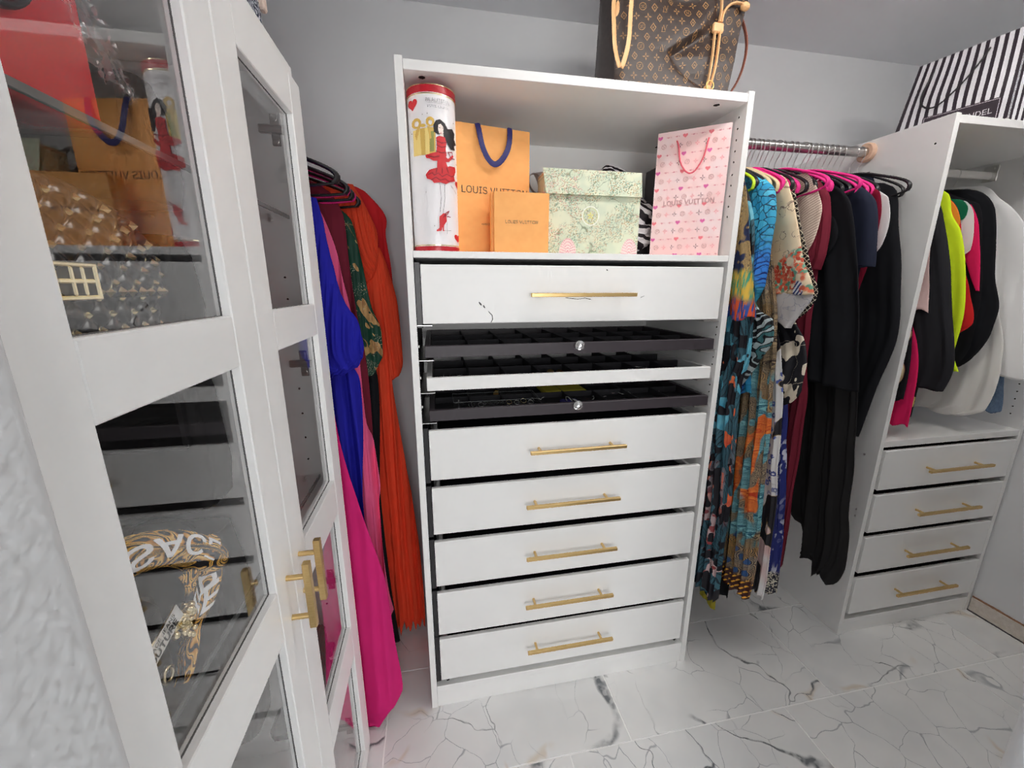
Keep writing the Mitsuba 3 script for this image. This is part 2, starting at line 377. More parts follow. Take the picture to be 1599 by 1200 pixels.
def feather(p, n, uv):
    y, z = p.y, p.z
    wob = 0.28 * (fbm(y * 40, z * 10, 1.0, 2) - 0.5)
    fl = smoothstep(0.3, 0.7, noise(y * 420 + 60 * dr.sin(z * 40), z * 70, 3.0))
    q1, q2, qw = voronoi(y * 38, z * 22)
    eye = smoothstep(0.30, 0.26, q1)
    rings = smoothstep(-0.1, 0.4, dr.sin(q1 * 56))
    a = mix(s2l(58, 46, 42), s2l(164, 142, 110), fl)
    b = mix(s2l(28, 86, 108), s2l(136, 196, 200), fl)
    o = mix(s2l(186, 56, 28), s2l(238, 140, 62), fl)
    g = mix(s2l(52, 42, 46), mix(s2l(206, 152, 70), s2l(186, 170, 152), qw), rings)
    zz = z + wob
    c = mix(a, b, smoothstep(1.16, 1.10, zz))
    c = mix(c, mix(a, g, 0.5), smoothstep(0.50, 0.54, fbm(y * 46, z * 18, 33.0, 2)))
    c = mix(c, o, smoothstep(1.00, 0.98, zz) * smoothstep(0.68, 0.71, zz) * smoothstep(0.54, 0.50, fbm(y * 44, z * 10, 44.0, 2)))
    c = mix(c, mix(b, a, smoothstep(0.5, 0.56, fbm(y * 30, z * 16, 51.0, 2))), smoothstep(0.68, 0.65, zz))
    c = mix(c, mix(g, s2l(40, 78, 130), eye * smoothstep(0.5, 0.6, qw)), smoothstep(0.55, 0.52, zz))
    k = smoothstep(0.2, 0.7, dr.sin(y * 330 + z * 260)) * smoothstep(0.2, 0.7, dr.sin(y * 330 - z * 260) + 0.6)
    return mix(c, mix(s2l(70, 34, 30), s2l(238, 174, 66), k), smoothstep(0.41, 0.39, z))
def white_floral(p, n, uv):
    y, z = p.y, p.z
    q1, q2, qw = voronoi(y * 40, z * 34)
    fl = smoothstep(0.36, 0.32, q1 + 0.05 * dr.sin(60 * fbm(y * 30, z * 30)))
    core = smoothstep(0.12, 0.09, q1)
    c = mix(s2l(220, 218, 218), s2l(204, 170, 168), smoothstep(0.85, 0.55, z) * smoothstep(0.35, 0.6, fbm(y * 14, z * 9, 2.0)))
    c = mix(c, mix(s2l(60, 50, 60), s2l(90, 110, 190), qw), fl * (1 - core) * smoothstep(0.35, 0.4, qw) * smoothstep(0.68, 0.8, z))
    c = mix(c, s2l(36, 34, 40), smoothstep(0.60, 0.615, fbm(y * 24, z * 14, 5.0, 2)))
    return mix(c, s2l(206, 168, 110), (1 - smoothstep(0.0, 0.01, dr.abs(fbm(y * 24, z * 14, 5.0, 2) - 0.615))) * 0.8)
def dashes(p, n, uv):
    f = noise(p.y * 330, p.z * 52, 2.0)
    c = mix(s2l(34, 42, 112), s2l(206, 208, 222), smoothstep(0.56, 0.66, f) * smoothstep(0.35, 0.6, fbm(p.y * 20, p.z * 12, 4.0)))
    k = noise(p.y * 420, p.z * 300, 6.0)
    return mix(c, mix(s2l(24, 24, 40), s2l(206, 198, 182), smoothstep(0.5, 0.6, k)), smoothstep(0.42, 0.40, p.z))
def green_leaf(p, n, uv):
    x, z = p.x, p.z
    ww = 0.02 * (fbm(x * 30, z * 20, 31.0, 2) - 0.5)
    f = fbm((x + ww) * 34 + z * 16, z * 13, 2.0, 2)
    l = smoothstep(0.018, 0.0, dr.abs(f - 0.47)) * smoothstep(0.45, 0.52, fbm(x * 24, z * 12, 9.0))
    big = smoothstep(0.635, 0.65, fbm(x * 60 + z * 34, z * 26 - x * 14, 5.0, 2))
    d1, d2, w = voronoi(x * 170, z * 170)
    dots = smoothstep(0.22, 0.14, d1) * smoothstep(0.56, 0.62, fbm(x * 26, z * 20, 15.0))
    c = mix(s2l(16, 54, 42), s2l(24, 72, 54), fbm(x * 30, z * 30))
    c = mix(c, mix(s2l(150, 108, 66), s2l(206, 168, 110), noise(x * 200, z * 60)), dr.maximum(l, big))
    return mix(c, s2l(196, 190, 168), dots)
def zebra_scarf(p, n, uv):
    f = (p.z * 0.9 + 0.55 * p.x + 0.5 * p.y) * 74 + 7 * fbm(p.x * 9, p.y * 9, p.z * 9, 2)
    return mix(s2l(34, 28, 34), s2l(226, 222, 226), smoothstep(-0.1, 0.15, dr.sin(f * 2.6)))
def envelope(p, n, uv):
    x, z = p.x, p.z
    f = smoothstep(0.38, 0.55, fbm(x * 26, z * 26, 3.0, 2))
    d1, d2, w = voronoi(x * 230, z * 230)
    dot = smoothstep(0.42, 0.25, d1) * smoothstep(0.30, 0.50, fbm(x * 34, z * 34, 8.0, 2)) * smoothstep(0.2, 0.3, w)
    k = fbm(x * 16, z * 16, 23.0, 2)
    colr = mix(mix(s2l(84, 122, 100), s2l(176, 132, 78), smoothstep(0.45, 0.5, cell_rand(w * 83.0))), s2l(196, 112, 112), smoothstep(0.62, 0.64, cell_rand(w * 41.0)) * smoothstep(0.4, 0.6, k))
    stem = (1 - smoothstep(0.0, 0.022, dr.abs(fbm(x * 34, z * 24, 13.0, 2) - 0.5)))
    c = mix(s2l(218, 222, 196), s2l(206, 214, 190), f)
    c = mix(c, s2l(104, 120, 88), stem * f * 0.8)
    return mix(c, colr, dot * 0.9)
def baroque(p, n, uv):
    u, v = uv.x, uv.y
    f = fbm(u * 52, v * 52, 3.0, 2)
    a = dr.sin(f * 30)
    gold = mix(s2l(196, 132, 40), s2l(244, 200, 110), smoothstep(-0.2, 0.8, a))
    c = mix(s2l(22, 22, 30), gold, smoothstep(-0.55, -0.35, a) * smoothstep(0.30, 0.42, fbm(u * 22, v * 22, 8.0, 2)))
    return mix(c, s2l(90, 50, 20), smoothstep(0.85, 0.97, a))
def paisley(p, n, uv):
    y, z = p.y + p.x, p.z
    d1, d2, w = voronoi(y * 26 + 1.6 * fbm(y * 12, z * 12), z * 22 + 1.6 * fbm(y * 12, z * 12, 4.0))
    r = smoothstep(0.0, 0.35, dr.sin(d1 * 34))
    return mix(s2l(44, 50, 70), mix(s2l(206, 208, 216), s2l(222, 204, 176), smoothstep(0.8, 0.85, w)), r)
def ribs(p, n, uv):
    return mix(s2l(206, 182, 166), s2l(236, 218, 204), smoothstep(-0.3, 0.3, dr.sin((p.z + 0.5 * p.y) * 700)))
for nm, fn in dict(blue_snake=blue_snake, cream_floral=cream_floral, silver_lining=silver_lining, lattice=lattice, cow=cow, zebra_wrap=zebra_wrap, leaf=leaf, parrot=parrot, feather=feather, white_floral=white_floral,
                   dashes=dashes, green_leaf=green_leaf, zebra_scarf=zebra_scarf, envelope=envelope, baroque=baroque, paisley=paisley, ribs=ribs).items():
    print_cloth('print_' + nm, fn)
def stripes_fn(p, n, uv):
    s = uv.x * 46.0
    return mix(s2l(46, 38, 46), s2l(232, 230, 234), smoothstep(0.44, 0.48, s - dr.floor(s)) )
bsdf('bag_stripes', tex=proc(stripes_fn), rough=0.4)

# ------------------------------------------------------------------ the room
XL, XR, YB, YN, ZC, HY, DOOR_L, DOOR_R = -0.80, 2.466, 0.585, -0.875, 2.455, -3.3, -0.168, 0.80
struct('wall_back', bx(XL - 0.1, XR + 0.1, YB, YB + 0.1, 0, ZC), 'wall_paint')
struct('wall_left', bx(XL - 0.1, XL, HY, YB, 0, ZC), 'wall_paint')
struct('wall_right', bx(XR, XR + 0.1, HY, YB, 0, ZC), 'wall_paint')
struct('ceiling', bx(XL - 0.1, XR + 0.1, HY - 0.1, YB + 0.1, ZC, ZC + 0.1), 'ceiling_paint')
# the floor stops short of the right wall, which leaves an open joint there
fl = struct('floor', cat(bx(XL - 0.1, XR - 0.010, HY - 0.1, YB + 0.1, -0.04, -0.0022), bx(XL - 0.1, XR + 0.1, HY - 0.1, YB + 0.1, -0.1, -0.04)), 'grout')
r = 0.018
def rounded_wall(x0, x1, round_left, round_right):
    g = sbox(x0, YN - 0.12, x1, YN).buffer(-r).buffer(r, quad_segs=8)
    ext = []
    if not round_left: ext.append(sbox(x0, YN - 0.12, x0 + 0.1, YN))
    if not round_right: ext.append(sbox(x1 - 0.1, YN - 0.12, x1, YN))
    g = unary_union([g] + ext)
    return trimesh.creation.extrude_polygon(g, ZC, engine='earcut')
struct('wall_front', rounded_wall(XL, DOOR_L, False, True), 'shaded_wall_paint', 40)
struct('wall_front_right', rounded_wall(DOOR_R, XR, True, False), 'shaded_wall_paint', 40)
struct('wall_front_header', bx(DOOR_L, DOOR_R, YN - 0.12, YN, 2.05, ZC), 'shaded_wall_paint')
# room behind the camera, with its window
wx0, wx1, wz0, wz1 = -0.3, 1.1, 0.8, 2.05
struct('wall_hall', cat(bx(XL, wx0, HY - 0.1, HY, 0, ZC), bx(wx1, XR, HY - 0.1, HY, 0, ZC), bx(wx0, wx1, HY - 0.1, HY, 0, wz0), bx(wx0, wx1, HY - 0.1, HY, wz1, ZC)), 'wall_paint')
wf = struct('window_1', cat(bx(wx0, wx1, HY - 0.05, HY + 0.01, wz0, wz0 + 0.04), bx(wx0, wx1, HY - 0.05, HY + 0.01, wz1 - 0.04, wz1), bx(wx0, wx0 + 0.04, HY - 0.05, HY + 0.01, wz0, wz1), bx(wx1 - 0.04, wx1, HY - 0.05, HY + 0.01, wz0, wz1),
                        bx((wx0 + wx1) / 2 - 0.02, (wx0 + wx1) / 2 + 0.02, HY - 0.05, HY + 0.01, wz0, wz1)), 'white_lacquer')
P = np.array([[wx0 + .04, HY - 0.06, wz0 + .04], [wx0 + .04, HY - 0.06, wz1 - .04], [wx1 - .04, HY - 0.06, wz1 - .04], [wx1 - .04, HY - 0.06, wz0 + .04]])
scene['window_1__daylit_pane'] = mikit.ply((P, np.array([[0, 1, 2], [0, 2, 3]])), 'paper_white', emitter={'type': 'area', 'radiance': {'type': 'rgb', 'value': HALL_RGB}})
# floor tiles
k = 0
for row in (-3, -2, -1, 0, 1):
    y0 = -0.233 + row * TY; y1 = y0 + TY
    for n in range(-3, 4):
        x0 = ROWS[row] + n * TX; x1 = x0 + TX
        a, b = max(x0, XL), min(x1, XR - 0.008); c, d = max(y0, -1.6), min(y1, YB)
        if b - a < 0.02 or d - c < 0.02: continue
        g = 0.0022
        part(fl, 'tile', bx(a + g, b - g, c + g, d - g, -0.012, 0.0, 0.0008), 'marble')
# stripped skirting on the right wall
part('wall_right', 'skirting_board', bx(2.459, XR + 0.001, -0.62, -0.012, 0.003, 0.070, 0.001), 'terrazzo', label='speckled stone skirting strip')
ys = np.linspace(-0.62, -0.012, 60); jag = 0.076 + 0.006 * (meshkit.fbm(np.c_[ys * 30, ys * 0, ys * 0]) - 0.3)
g = Polygon(list(zip(ys, jag)) + [(-0.012, 0.066), (-0.62, 0.066)])
m = trimesh.creation.extrude_polygon(g, 0.005, engine='earcut')
v = m.vertices.copy(); m.vertices = np.c_[2.4625 + v[:, 2], v[:, 0], v[:, 1]]; m.fix_normals()
part('wall_right', 'torn_edge', m, 'torn_paper', label='brown torn paper edge above the skirting')
# ceiling lamp above the closet, out of the picture
lamp = thing('ceiling_lamp', 'long white ceiling batten lamp with a wraparound diffuser above the closet floor', 'ceiling lamp')
lx, ly, lz = LAMP_AT
part(lamp, 'housing', bx(lx - 0.86, lx + 0.86, ly - 0.05, ly + 0.05, lz + 0.0755, ZC, 0.002), 'white_lacquer')
part(lamp, 'end_cap', bx(lx - 0.87, lx - 0.8505, ly - 0.085, ly + 0.085, lz - 0.002, lz + 0.075, 0.004), 'white_lacquer')
part(lamp, 'end_cap', bx(lx + 0.8505, lx + 0.87, ly - 0.085, ly + 0.085, lz - 0.002, lz + 0.075, 0.004), 'white_lacquer')
dm = bx(lx - 0.85, lx + 0.85, ly - 0.08, ly + 0.08, lz, lz + 0.075, 0.02); dm.fix_normals()
scene[lamp + '__diffuser'] = mikit.ply(dm, 'paper_white', emitter={'type': 'area', 'radiance': {'type': 'rgb', 'value': LAMP_RGB}})

# ------------------------------------------------------------------ drawer units
def handle_h(parent, x0, x1, z, y=-0.0):
    """horizontal square-bar pull with two round posts"""
    b = bx(x0, x1, y - 0.041, y - 0.030, z - 0.0055, z + 0.0055, 0.0012)
    L = x1 - x0
    ps = [cyl((x0 + q * L, y, z), (x0 + q * L, y - 0.031, z), 0.0045, 14) for q in (0.11, 0.87)]
    return part(parent, 'handle', cat([b] + ps), 'brass', 35, 'brass bar handle')

def drawer(parent, x0, x1, z0, z1, depth, h=None, y=0.0):
    d = part(parent, 'drawer', cat(bx(x0, x1, y - 0.002, y + 0.014, z0, z1, 0.0016),
                                   bx(x0 + 0.014, x0 + 0.026, y + 0.014, depth, z0 + 0.008, z1 - 0.012, 0.001), bx(x1 - 0.026, x1 - 0.014, y + 0.014, depth, z0 + 0.008, z1 - 0.012, 0.001),
                                   bx(x0 + 0.014, x1 - 0.014, depth - 0.012, depth, z0 + 0.008, z1 - 0.012, 0.001), bx(x0 + 0.026, x1 - 0.026, y + 0.014, depth - 0.012, z0 + 0.008, z0 + 0.014)), 'white_laminate', label='white drawer with a flat front')
    part(d, 'dark_clothes_fill', bx(x0 + 0.028, x1 - 0.028, y + 0.018, depth - 0.015, z0 + 0.0145, z1 - 0.022, 0.012), 'cloth_black')  # black block for folded clothes, added to keep the drawer gaps dark
    if h: handle_h(d, h[0], h[1], h[2], y - 0.002)
    return d

D = thing('drawer_unit', 'tall white drawer unit with an open top shelf of gift bags and brass-handled drawers', 'dresser')
HD, DD = 2.013, 0.56
part(D, 'side_panel', bx(0, 0.020, 0, DD, 0, HD, 0.001), 'white_laminate')
part(D, 'side_panel', bx(0.980, 1.0, 0, DD, 0, HD, 0.001), 'white_laminate')
part(D, 'top_panel', bx(0.0205, 0.9795, 0.001, DD - 0.005, 1.984, 2.007, 0.001), 'white_laminate')
part(D, 'shelf', bx(0.0205, 0.9795, 0.001, DD - 0.01, 1.545, 1.563, 0.001), 'white_laminate')
part(D, 'back_panel', bx(0.0205, 0.9795, 0.47, 0.478, 0.02, 1.984), 'white_laminate')
part(D, 'plinth', cat(bx(0.0205, 0.9795, 0.003, 0.02, 0, 0.066, 0.001), bx(0.0205, 0.9795, 0.001, 0.40, 0.0665, 0.090, 0.0015)), 'white_laminate')
for (px, py) in ((0.065, 0.035), (0.905, 0.035), (0.93, 0.40)):
    part(D, 'cam_bolt', cyl((px, py, 1.9838), (px, py, 1.9855), 0.0085, 20), 'dark_hole', label='dark connector hole')
dz = [(1.367, 1.528, 1.446, .338, .658), (0.888, 1.050, 0.969, .342, .660), (0.699, 0.860, 0.783, .331, .651), (0.5055, 0.671, 0.592, .333, .652), (0.3115, 0.4775, 0.403, .332, .650), (0.119, 0.291, 0.2125, .341, .660)]
drawers = [drawer(D, 0.037, 0.966, a, b, 0.45, (h0, h1, z)) for a, b, z, h0, h1 in dz]
for a, b, z, h0, h1 in dz:
    part(D, 'gap_filler', bx(0.0206, 0.0362, 0.006, 0.45, a - 0.012, b + 0.006, 0.001), 'black_plastic', label='black filler added in the left drawer gap')  # black filler added to darken the gap left of the drawers
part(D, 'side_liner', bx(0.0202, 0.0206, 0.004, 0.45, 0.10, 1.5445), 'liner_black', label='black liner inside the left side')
# scratches on the top drawer
fm = plane((0, -0.0021, 0), (1, 0, 0), (0, -1, 0))
sc = [([(0.196, 1.425), (0.201, 1.419)], .004), ([(0.208, 1.416), (0.211, 1.411)], .0035), ([(0.222, 1.400), (0.233, 1.388)], .002), ([(0.232, 1.388), (0.234, 1.378), (0.229, 1.370)], .002),
      ([(0.45, 1.437), (0.49, 1.433), (0.51, 1.436)], .0014), ([(0.51, 1.436), (0.53, 1.432)], .0016), ([(0.575, 1.518), (0.577, 1.516)], .003), ([(0.69, 1.437), (0.70, 1.441)], .0012)]
put_decal(drawers[0], 'scratch_marks', [(stroke(p, w), s2l(60, 58, 60)) for p, w in sc], fm, h=0.0004, label='dark scratch marks')
for px in (0.06, 0.945):
    part(D, 'stop_pad', cyl((px, 0.006, 0.1195), (px, 0.006, 0.110), 0.006, 14), 'rubber_black')
# slide brackets seen in the gaps beside the trays
for z in (1.362, 1.262, 1.165, 1.072):
    part(D, 'slide_bracket', bx(0.0205, 0.062, 0.004, 0.30, z - 0.0015, z + 0.0012), 'steel')
    part(D, 'slide_bracket', bx(0.925, 0.9795, 0.012, 0.30, z - 0.003, z + 0.002), 'steel')
for z in (1.302, 1.21, 1.122, 1.03, 0.905, 0.72, 0.55, 0.37, 0.19):
    part(D, 'slide_screw', cyl((0.0195, 0.012, z), (0.024, 0.012, z), 0.004, 10), 'paper_white')
for z in (1.34, 1.315, 1.24, 1.215, 1.145, 1.12):
    part(D, 'peg_hole', cyl((0.9815, 0.018, z), (0.9795, 0.018, z), 0.0028, 10), 'dark_hole')
for z in (1.955, 1.925, 1.895, 1.865, 1.835, 1.80, 1.77, 1.74, 1.71, 1.68):
    part(D, 'peg_hole', cyl((0.9815, 0.03, z), (0.9795, 0.03, z), 0.0028, 10), 'dark_hole')

# pull-out jewellery trays
def tray(x0, x1, z0, z1, mat, knob):
    t = part(D, 'pull_out_tray', cat(bx(x0, x1, -0.001, 0.014, z0, z1, 0.0012), bx(x0, x0 + 0.016, 0.014, 0.45, z0, z1, 0.001), bx(x1 - 0.016, x1, 0.014, 0.45, z0, z1, 0.001), bx(x0 + .016, x1 - .016, 0.44, 0.45, z0, z1, 0.001),
                                     bx(x0 + 0.016, x1 - 0.016, 0.014, 0.44, z0, z0 + 0.006)), mat, label=('white' if mat == 'white_laminate' else 'dark brown') + ' pull-out jewellery tray')
    n = 8; a, b = x0 + 0.019, x1 - 0.019; w = (b - a) / n
    ins = [bx(a, b, 0.017, 0.438, z0 + 0.0065, z0 + 0.009)]
    ins += [bx(a + i * w - 0.002, a + i * w + 0.002, 0.017, 0.438, z0 + 0.009, z1 - 0.004) for i in range(1, n)]
    ins += [bx(a, b, y - 0.002, y + 0.002, z0 + 0.009, z1 - 0.005) for y in (0.018, 0.16, 0.30)]
    part(t, 'lining', cat(ins), 'tray_lining', label='dark divided lining')
    if knob:
        kx, kz = knob
        m = lathe([(0, 0), (0.006, 0), (0.0065, 0.006), (0.012, 0.009), (0.0155, 0.014), (0.0135, 0.021), (0.007, 0.025), (0, 0.025)], 10)
        v = m.vertices.copy(); m.vertices = np.c_[v[:, 0], -v[:, 2], v[:, 1]]; m.apply_translation((kx, -0.001, kz)); m.fix_normals()
        part(t, 'knob', m, 'crystal', label='round crystal knob')
        part(t, 'knob_plate', cyl((kx, -0.0008, kz), (kx, -0.0035, kz), 0.0075, 20), 'chrome')
    return t
tray(0.038, 0.962, 1.2705, 1.3045, 'dark_tray', (0.496, 1.297))
tray(0.039, 0.962, 1.1725, 1.2115, 'white_laminate', None)
tray(0.042, 0.965, 1.079, 1.1125, 'dark_tray', (0.498, 1.108))

# jewellery lying in the trays
def ring_mesh(c, R, r, tilt=0.3, n=24):
    t = np.arange(n) * 2 * np.pi / n
    p = np.c_[c[0] + R * np.cos(t), c[1] + R * np.sin(t), c[2] + r + tilt * R * (1 + np.sin(t)) * 0.5]
    return tube(p, r, 6, True)
def disc(c, R, tilt=0.6):
    m = trimesh.creation.cylinder(R, 0.003, sections=24)
    m.apply_transform(trimesh.transformations.rotation_matrix(math.radians(tilt * 60), (1, 0, 0)))
    m.apply_translation((c[0], c[1], c[2] - m.bounds[0][2] + 0.0)); return m
zt3, zt2, zt1 = 1.0885, 1.182, 1.280
single('brooch', disc((0.275, 0.20, zt3), 0.013, 0.9), 'gold', 'round gold disc behind the clear box in the lowest tray', 'brooch', 30)
single('brooch', disc((0.437, 0.09, zt2), 0.0125, 0.9), 'gold', 'left one of two gold discs in the white middle tray', 'brooch', 30)
single('brooch', disc((0.468, 0.085, zt2), 0.0125, 0.8), 'gold', 'right one of two gold discs in the white middle tray', 'brooch', 30)
def chain(c, w, d, n=5, seed=1):
    q = np.random.default_rng(seed); pts = np.c_[c[0] + np.linspace(-w, w, n), c[1] + q.uniform(-d, d, n), c[2] + 0.002 + q.uniform(0, 0.006, n)]
    p = spline(pts, 60); p[:, 2] = np.maximum(p[:, 2], c[2] + 0.0013)
    return cat([trimesh.creation.icosphere(1, 0.0016).apply_translation(x) for x in p])
for c, s_, w, lab in (((0.62, 0.12, zt3), 3, 0.03, 'small silver chain heap right of the lower crystal knob'), ((0.72, 0.15, zt3), 4, 0.035, 'silver chain in the middle right of the lowest tray'), ((0.86, 0.17, zt3), 5, 0.03, 'silver chain near the right end of the lowest tray'),
                      ((0.815, 0.16, zt2), 6, 0.05, 'long silver chain near the right end of the white tray'), ((0.86, 0.15, zt1), 7, 0.025, 'silver chain near the right end of the top tray'), ((0.12, 0.15, zt2), 8, 0.03, 'silver chain at the left end of the white tray'),
                      ((0.41, 0.12, zt3), 9, 0.02, 'silver chain just right of the clear jewellery box')):
    single('chain', chain(c, w, 0.03, 7, s_), 'chrome', lab, 'necklace', True)
single('jewellery_pouch', bx(0.47, 0.53, 0.03, 0.09, zt3, zt3 + 0.014, 0.005), 'ribbon_navy', 'small dark blue pouch in the lowest tray above the crystal knob', 'pouch')
single('chain', chain((0.50, 0.06, zt3 + 0.015), 0.016, 0.02, 7, 12), 'chrome', 'silver chain lying on the dark blue pouch', 'necklace', True)
single('jewellery_pouch', bx(0.44, 0.60, 0.165, 0.29, zt3, zt3 + 0.02, 0.006), 'cloth_olive', 'flat mustard pouch at the back of the lowest tray', 'pouch')
jb = thing('jewellery_box', 'clear acrylic box holding silver jewellery in the left of the lowest tray', 'box')
part(jb, 'base', bx(0.116, 0.388, 0.042, 0.145, zt3, zt3 + 0.003), 'tray_lining')
ww = []
for (a, b, c, d) in ((0.116, 0.388, 0.042, 0.042), (0.116, 0.388, 0.145, 0.145), (0.116, 0.116, 0.042, 0.145), (0.388, 0.388, 0.042, 0.145)):
    ww.append(trimesh.Trimesh([[a, c, zt3], [b, d, zt3], [b, d, zt3 + 0.034], [a, c, zt3 + 0.034]], [[0, 1, 2], [0, 2, 3]], process=False))
part(jb, 'wall', cat(ww), 'clear_acrylic')
for q in ((0.116, 0.388, 0.0415, 0.0425), (0.1155, 0.1165, 0.042, 0.145), (0.3875, 0.3885, 0.042, 0.145), (0.116, 0.388, 0.1445, 0.1455)):
    part(jb, 'rim', bx(*q, zt3 + 0.033, zt3 + 0.034), 'glass_edge')
zz = zt3 + 0.0035
cr = cat(bx(0.131, 0.1345, 0.07, 0.071, zz, zz + 0.03), bx(0.121, 0.145, 0.07, 0.071, zz + 0.018, zz + 0.0205)); single('cross_pendant', cr, 'chrome', 'small silver cross in the clear jewellery box', 'pendant')
tp = text_at('Sherronda', 0, 0, 0.075, True)
tm = cat([trimesh.creation.extrude_polygon(q, 0.002, engine='earcut') for q in polys(tp)])
v = tm.vertices.copy(); tm.vertices = np.c_[0.25 + v[:, 0], 0.08 + v[:, 2], zz + 0.012 + v[:, 1]]; tm.fix_normals()
single('name_necklace', tm, 'chrome', 'silver script name necklace in the clear jewellery box', 'necklace')
for i, (x, y) in enumerate(((0.175, 0.09), (0.205, 0.085), (0.30, 0.10), (0.325, 0.09), (0.35, 0.105), (0.37, 0.085))):
    single('finger_ring', ring_mesh((x, y, zz), 0.009, 0.0014, 1.0), ('chrome', 'chrome', 'pale_gold', 'chrome', 'pale_gold', 'chrome')[i], ('first', 'second', 'third', 'fourth', 'fifth', 'last')[i] + ' small ring from the left inside the clear jewellery box', 'ring', True, 'rings in the jewellery box')

# ------------------------------------------------------------------ open wardrobe on the right
X1, X2, Y1 = 1.725, 2.455, -0.012
W = thing('open_wardrobe', 'white open wardrobe at the right wall with hanging tops over four drawers', 'wardrobe')
part(W, 'side_panel', bx(X1, X1 + 0.020, Y1, 0.575, 0, 2.008, 0.001), 'white_laminate')
part(W, 'side_panel', bx(X2 - 0.020, X2, Y1, 0.575, 0, 2.008, 0.001), 'white_laminate')
part(W, 'top_panel', bx(X1 + 0.0205, X2 - 0.0205, Y1 + 0.001, 0.57, 1.979, 2.003, 0.001), 'white_laminate')
part(W, 'shelf', bx(X1 + 0.0205, X2 - 0.0205, Y1 + 0.001, 0.565, 0.866, 0.892, 0.001), 'white_laminate')
part(W, 'back_panel', bx(X1 + 0.0205, X2 - 0.0205, 0.566, 0.573, 0.02, 1.979), 'white_laminate')
part(W, 'plinth', cat(bx(X1 + 0.0205, X2 - 0.0205, Y1 + 0.003, Y1 + 0.02, 0, 0.052, 0.001), bx(X1 + 0.0205, X2 - 0.0205, Y1 + 0.001, 0.40, 0.0525, 0.072, 0.0015)), 'white_laminate')
for a, b, z in ((0.684, 0.850, 0.765), (0.494, 0.660, 0.577), (0.304, 0.470, 0.385), (0.100, 0.275, 0.193)):
    drawer(W, X1 + 0.0335, X2 - 0.024, a, b, 0.50, (1.945, 2.272, z), Y1)
rw = part(W, 'hanging_rail', tube([[X1 + 0.02, 0.30, 1.93], [X2 - 0.02, 0.30, 1.93]], 0.008, 16, flat=0.015), 'paper_white', 40, 'white oval hanging rail')
part(rw, 'bracket', cat(bx(X2 - 0.026, X2 - 0.0205, 0.275, 0.325, 1.905, 1.97, 0.002), cyl((X2 - 0.029, 0.292, 1.957), (X2 - 0.02, 0.292, 1.957), 0.005, 12)), 'chrome', 30)
for (y, z) in ((0.035, 0.821), (0.02, 0.587), (0.02, 0.557)):
    part(W, 'screw_cap', cyl((X1 + 0.001, y, z), (X1 - 0.0022, y, z), 0.0042, 14), 'chrome', 30)
part(W, 'peg_hole', cyl((X1 + 0.001, 0.03, 1.93), (X1 - 0.0004, 0.03, 1.93), 0.003, 12), 'dark_hole')
for i in range(30):
    part(W, 'peg_hole', cyl((X2 - 0.0195, 0.03, 0.95 + i * 0.032), (X2 - 0.0206, 0.03, 0.95 + i * 0.032), 0.0028, 10), 'dark_hole')
for z in (1.86, 1.80, 1.74):
    part(W, 'peg_hole', cyl((X2 - 0.0195, 0.30, z), (X2 - 0.0206, 0.30, z), 0.003, 10), 'dark_hole')

# hanging rod between the drawer unit and the wardrobe
ROD_Y, ROD_Z = 0.249, 1.965
R = thing('closet_rod', 'steel hanging rod with a wooden end socket between drawer unit and wardrobe', 'rod')
part(R, 'rod', tube([[1.0005, ROD_Y, ROD_Z], [X1 - 0.0005, ROD_Y, ROD_Z]], 0.0165, 24), 'steel', 40)
m = lathe([(0.0175, 0), (0.030, 0), (0.0335, 0.004), (0.0335, 0.018), (0.030, 0.0215), (0.0175, 0.0215), (0.0175, 0)], 40)
v = m.vertices.copy(); m.vertices = np.c_[X1 - 0.0005 - v[:, 2], ROD_Y + v[:, 0], ROD_Z + v[:, 1]]; m.fix_normals()
part(R, 'end_socket', m, 'wood', 40, 'pale wooden end socket')

# ------------------------------------------------------------------ hangers
def hanger_meshes(kind):
    """hook in the local y-z plane around a rod at the origin; the body hangs below, arms along local y"""
    t = np.linspace(-0.5, 3.35, 22)
    hook = [[0, 0.0205 * math.cos(a), 0.0205 * math.sin(a) - 0.003] for a in t[::1]]
    hook = hook[::-1][:]
    p = np.array([[0, -0.0205 * math.cos(a), 0.0205 * math.sin(a) - 0.003] for a in np.linspace(3.5, 0.0, 18)] + [[0, -0.019, -0.022], [0, -0.006, -0.045], [0, 0, -0.06], [0, 0, -0.085]])
    hk = tube(p, 0.0016, 8, up=(1, 0, 0))
    arms = []
    for s in (-1, 1):
        q = spline([[0, 0, -0.082], [0, s * 0.04, -0.090], [0, s * 0.10, -0.118], [0, s * 0.15, -0.146], [0, s * 0.172, -0.168], [0, s * 0.168, -0.188]], 26)
        arms.append(tube(q, 0.0042, 10, flat=0.0075, up=(1, 0, 0)))
    bar = tube(spline([[0, -0.168, -0.187], [0, -0.13, -0.194], [0, 0, -0.196], [0, 0.13, -0.194], [0, 0.168, -0.187]], 14), 0.0036, 8)
    return hk, cat(arms + [bar])
HK, HB = hanger_meshes('slim')
hook_ply, body_ply = mikit.ply(HK, 'chrome', 40), {}
def hanger(at, rotz, mat, label, group, tilt=0.0):
    key = thing('clothes_hanger', label, 'hanger', group)
    M = T().translate(list(at)).rotate([0, 0, 1], rotz).rotate([1, 0, 0], tilt)
    scene[key + '__hook'] = {**hook_ply, 'to_world': M}
    if mat not in body_ply: body_ply[mat] = mikit.ply(HB, mat, 40)
    scene[key + '__body'] = {**body_ply[mat], 'to_world': M}
    return key

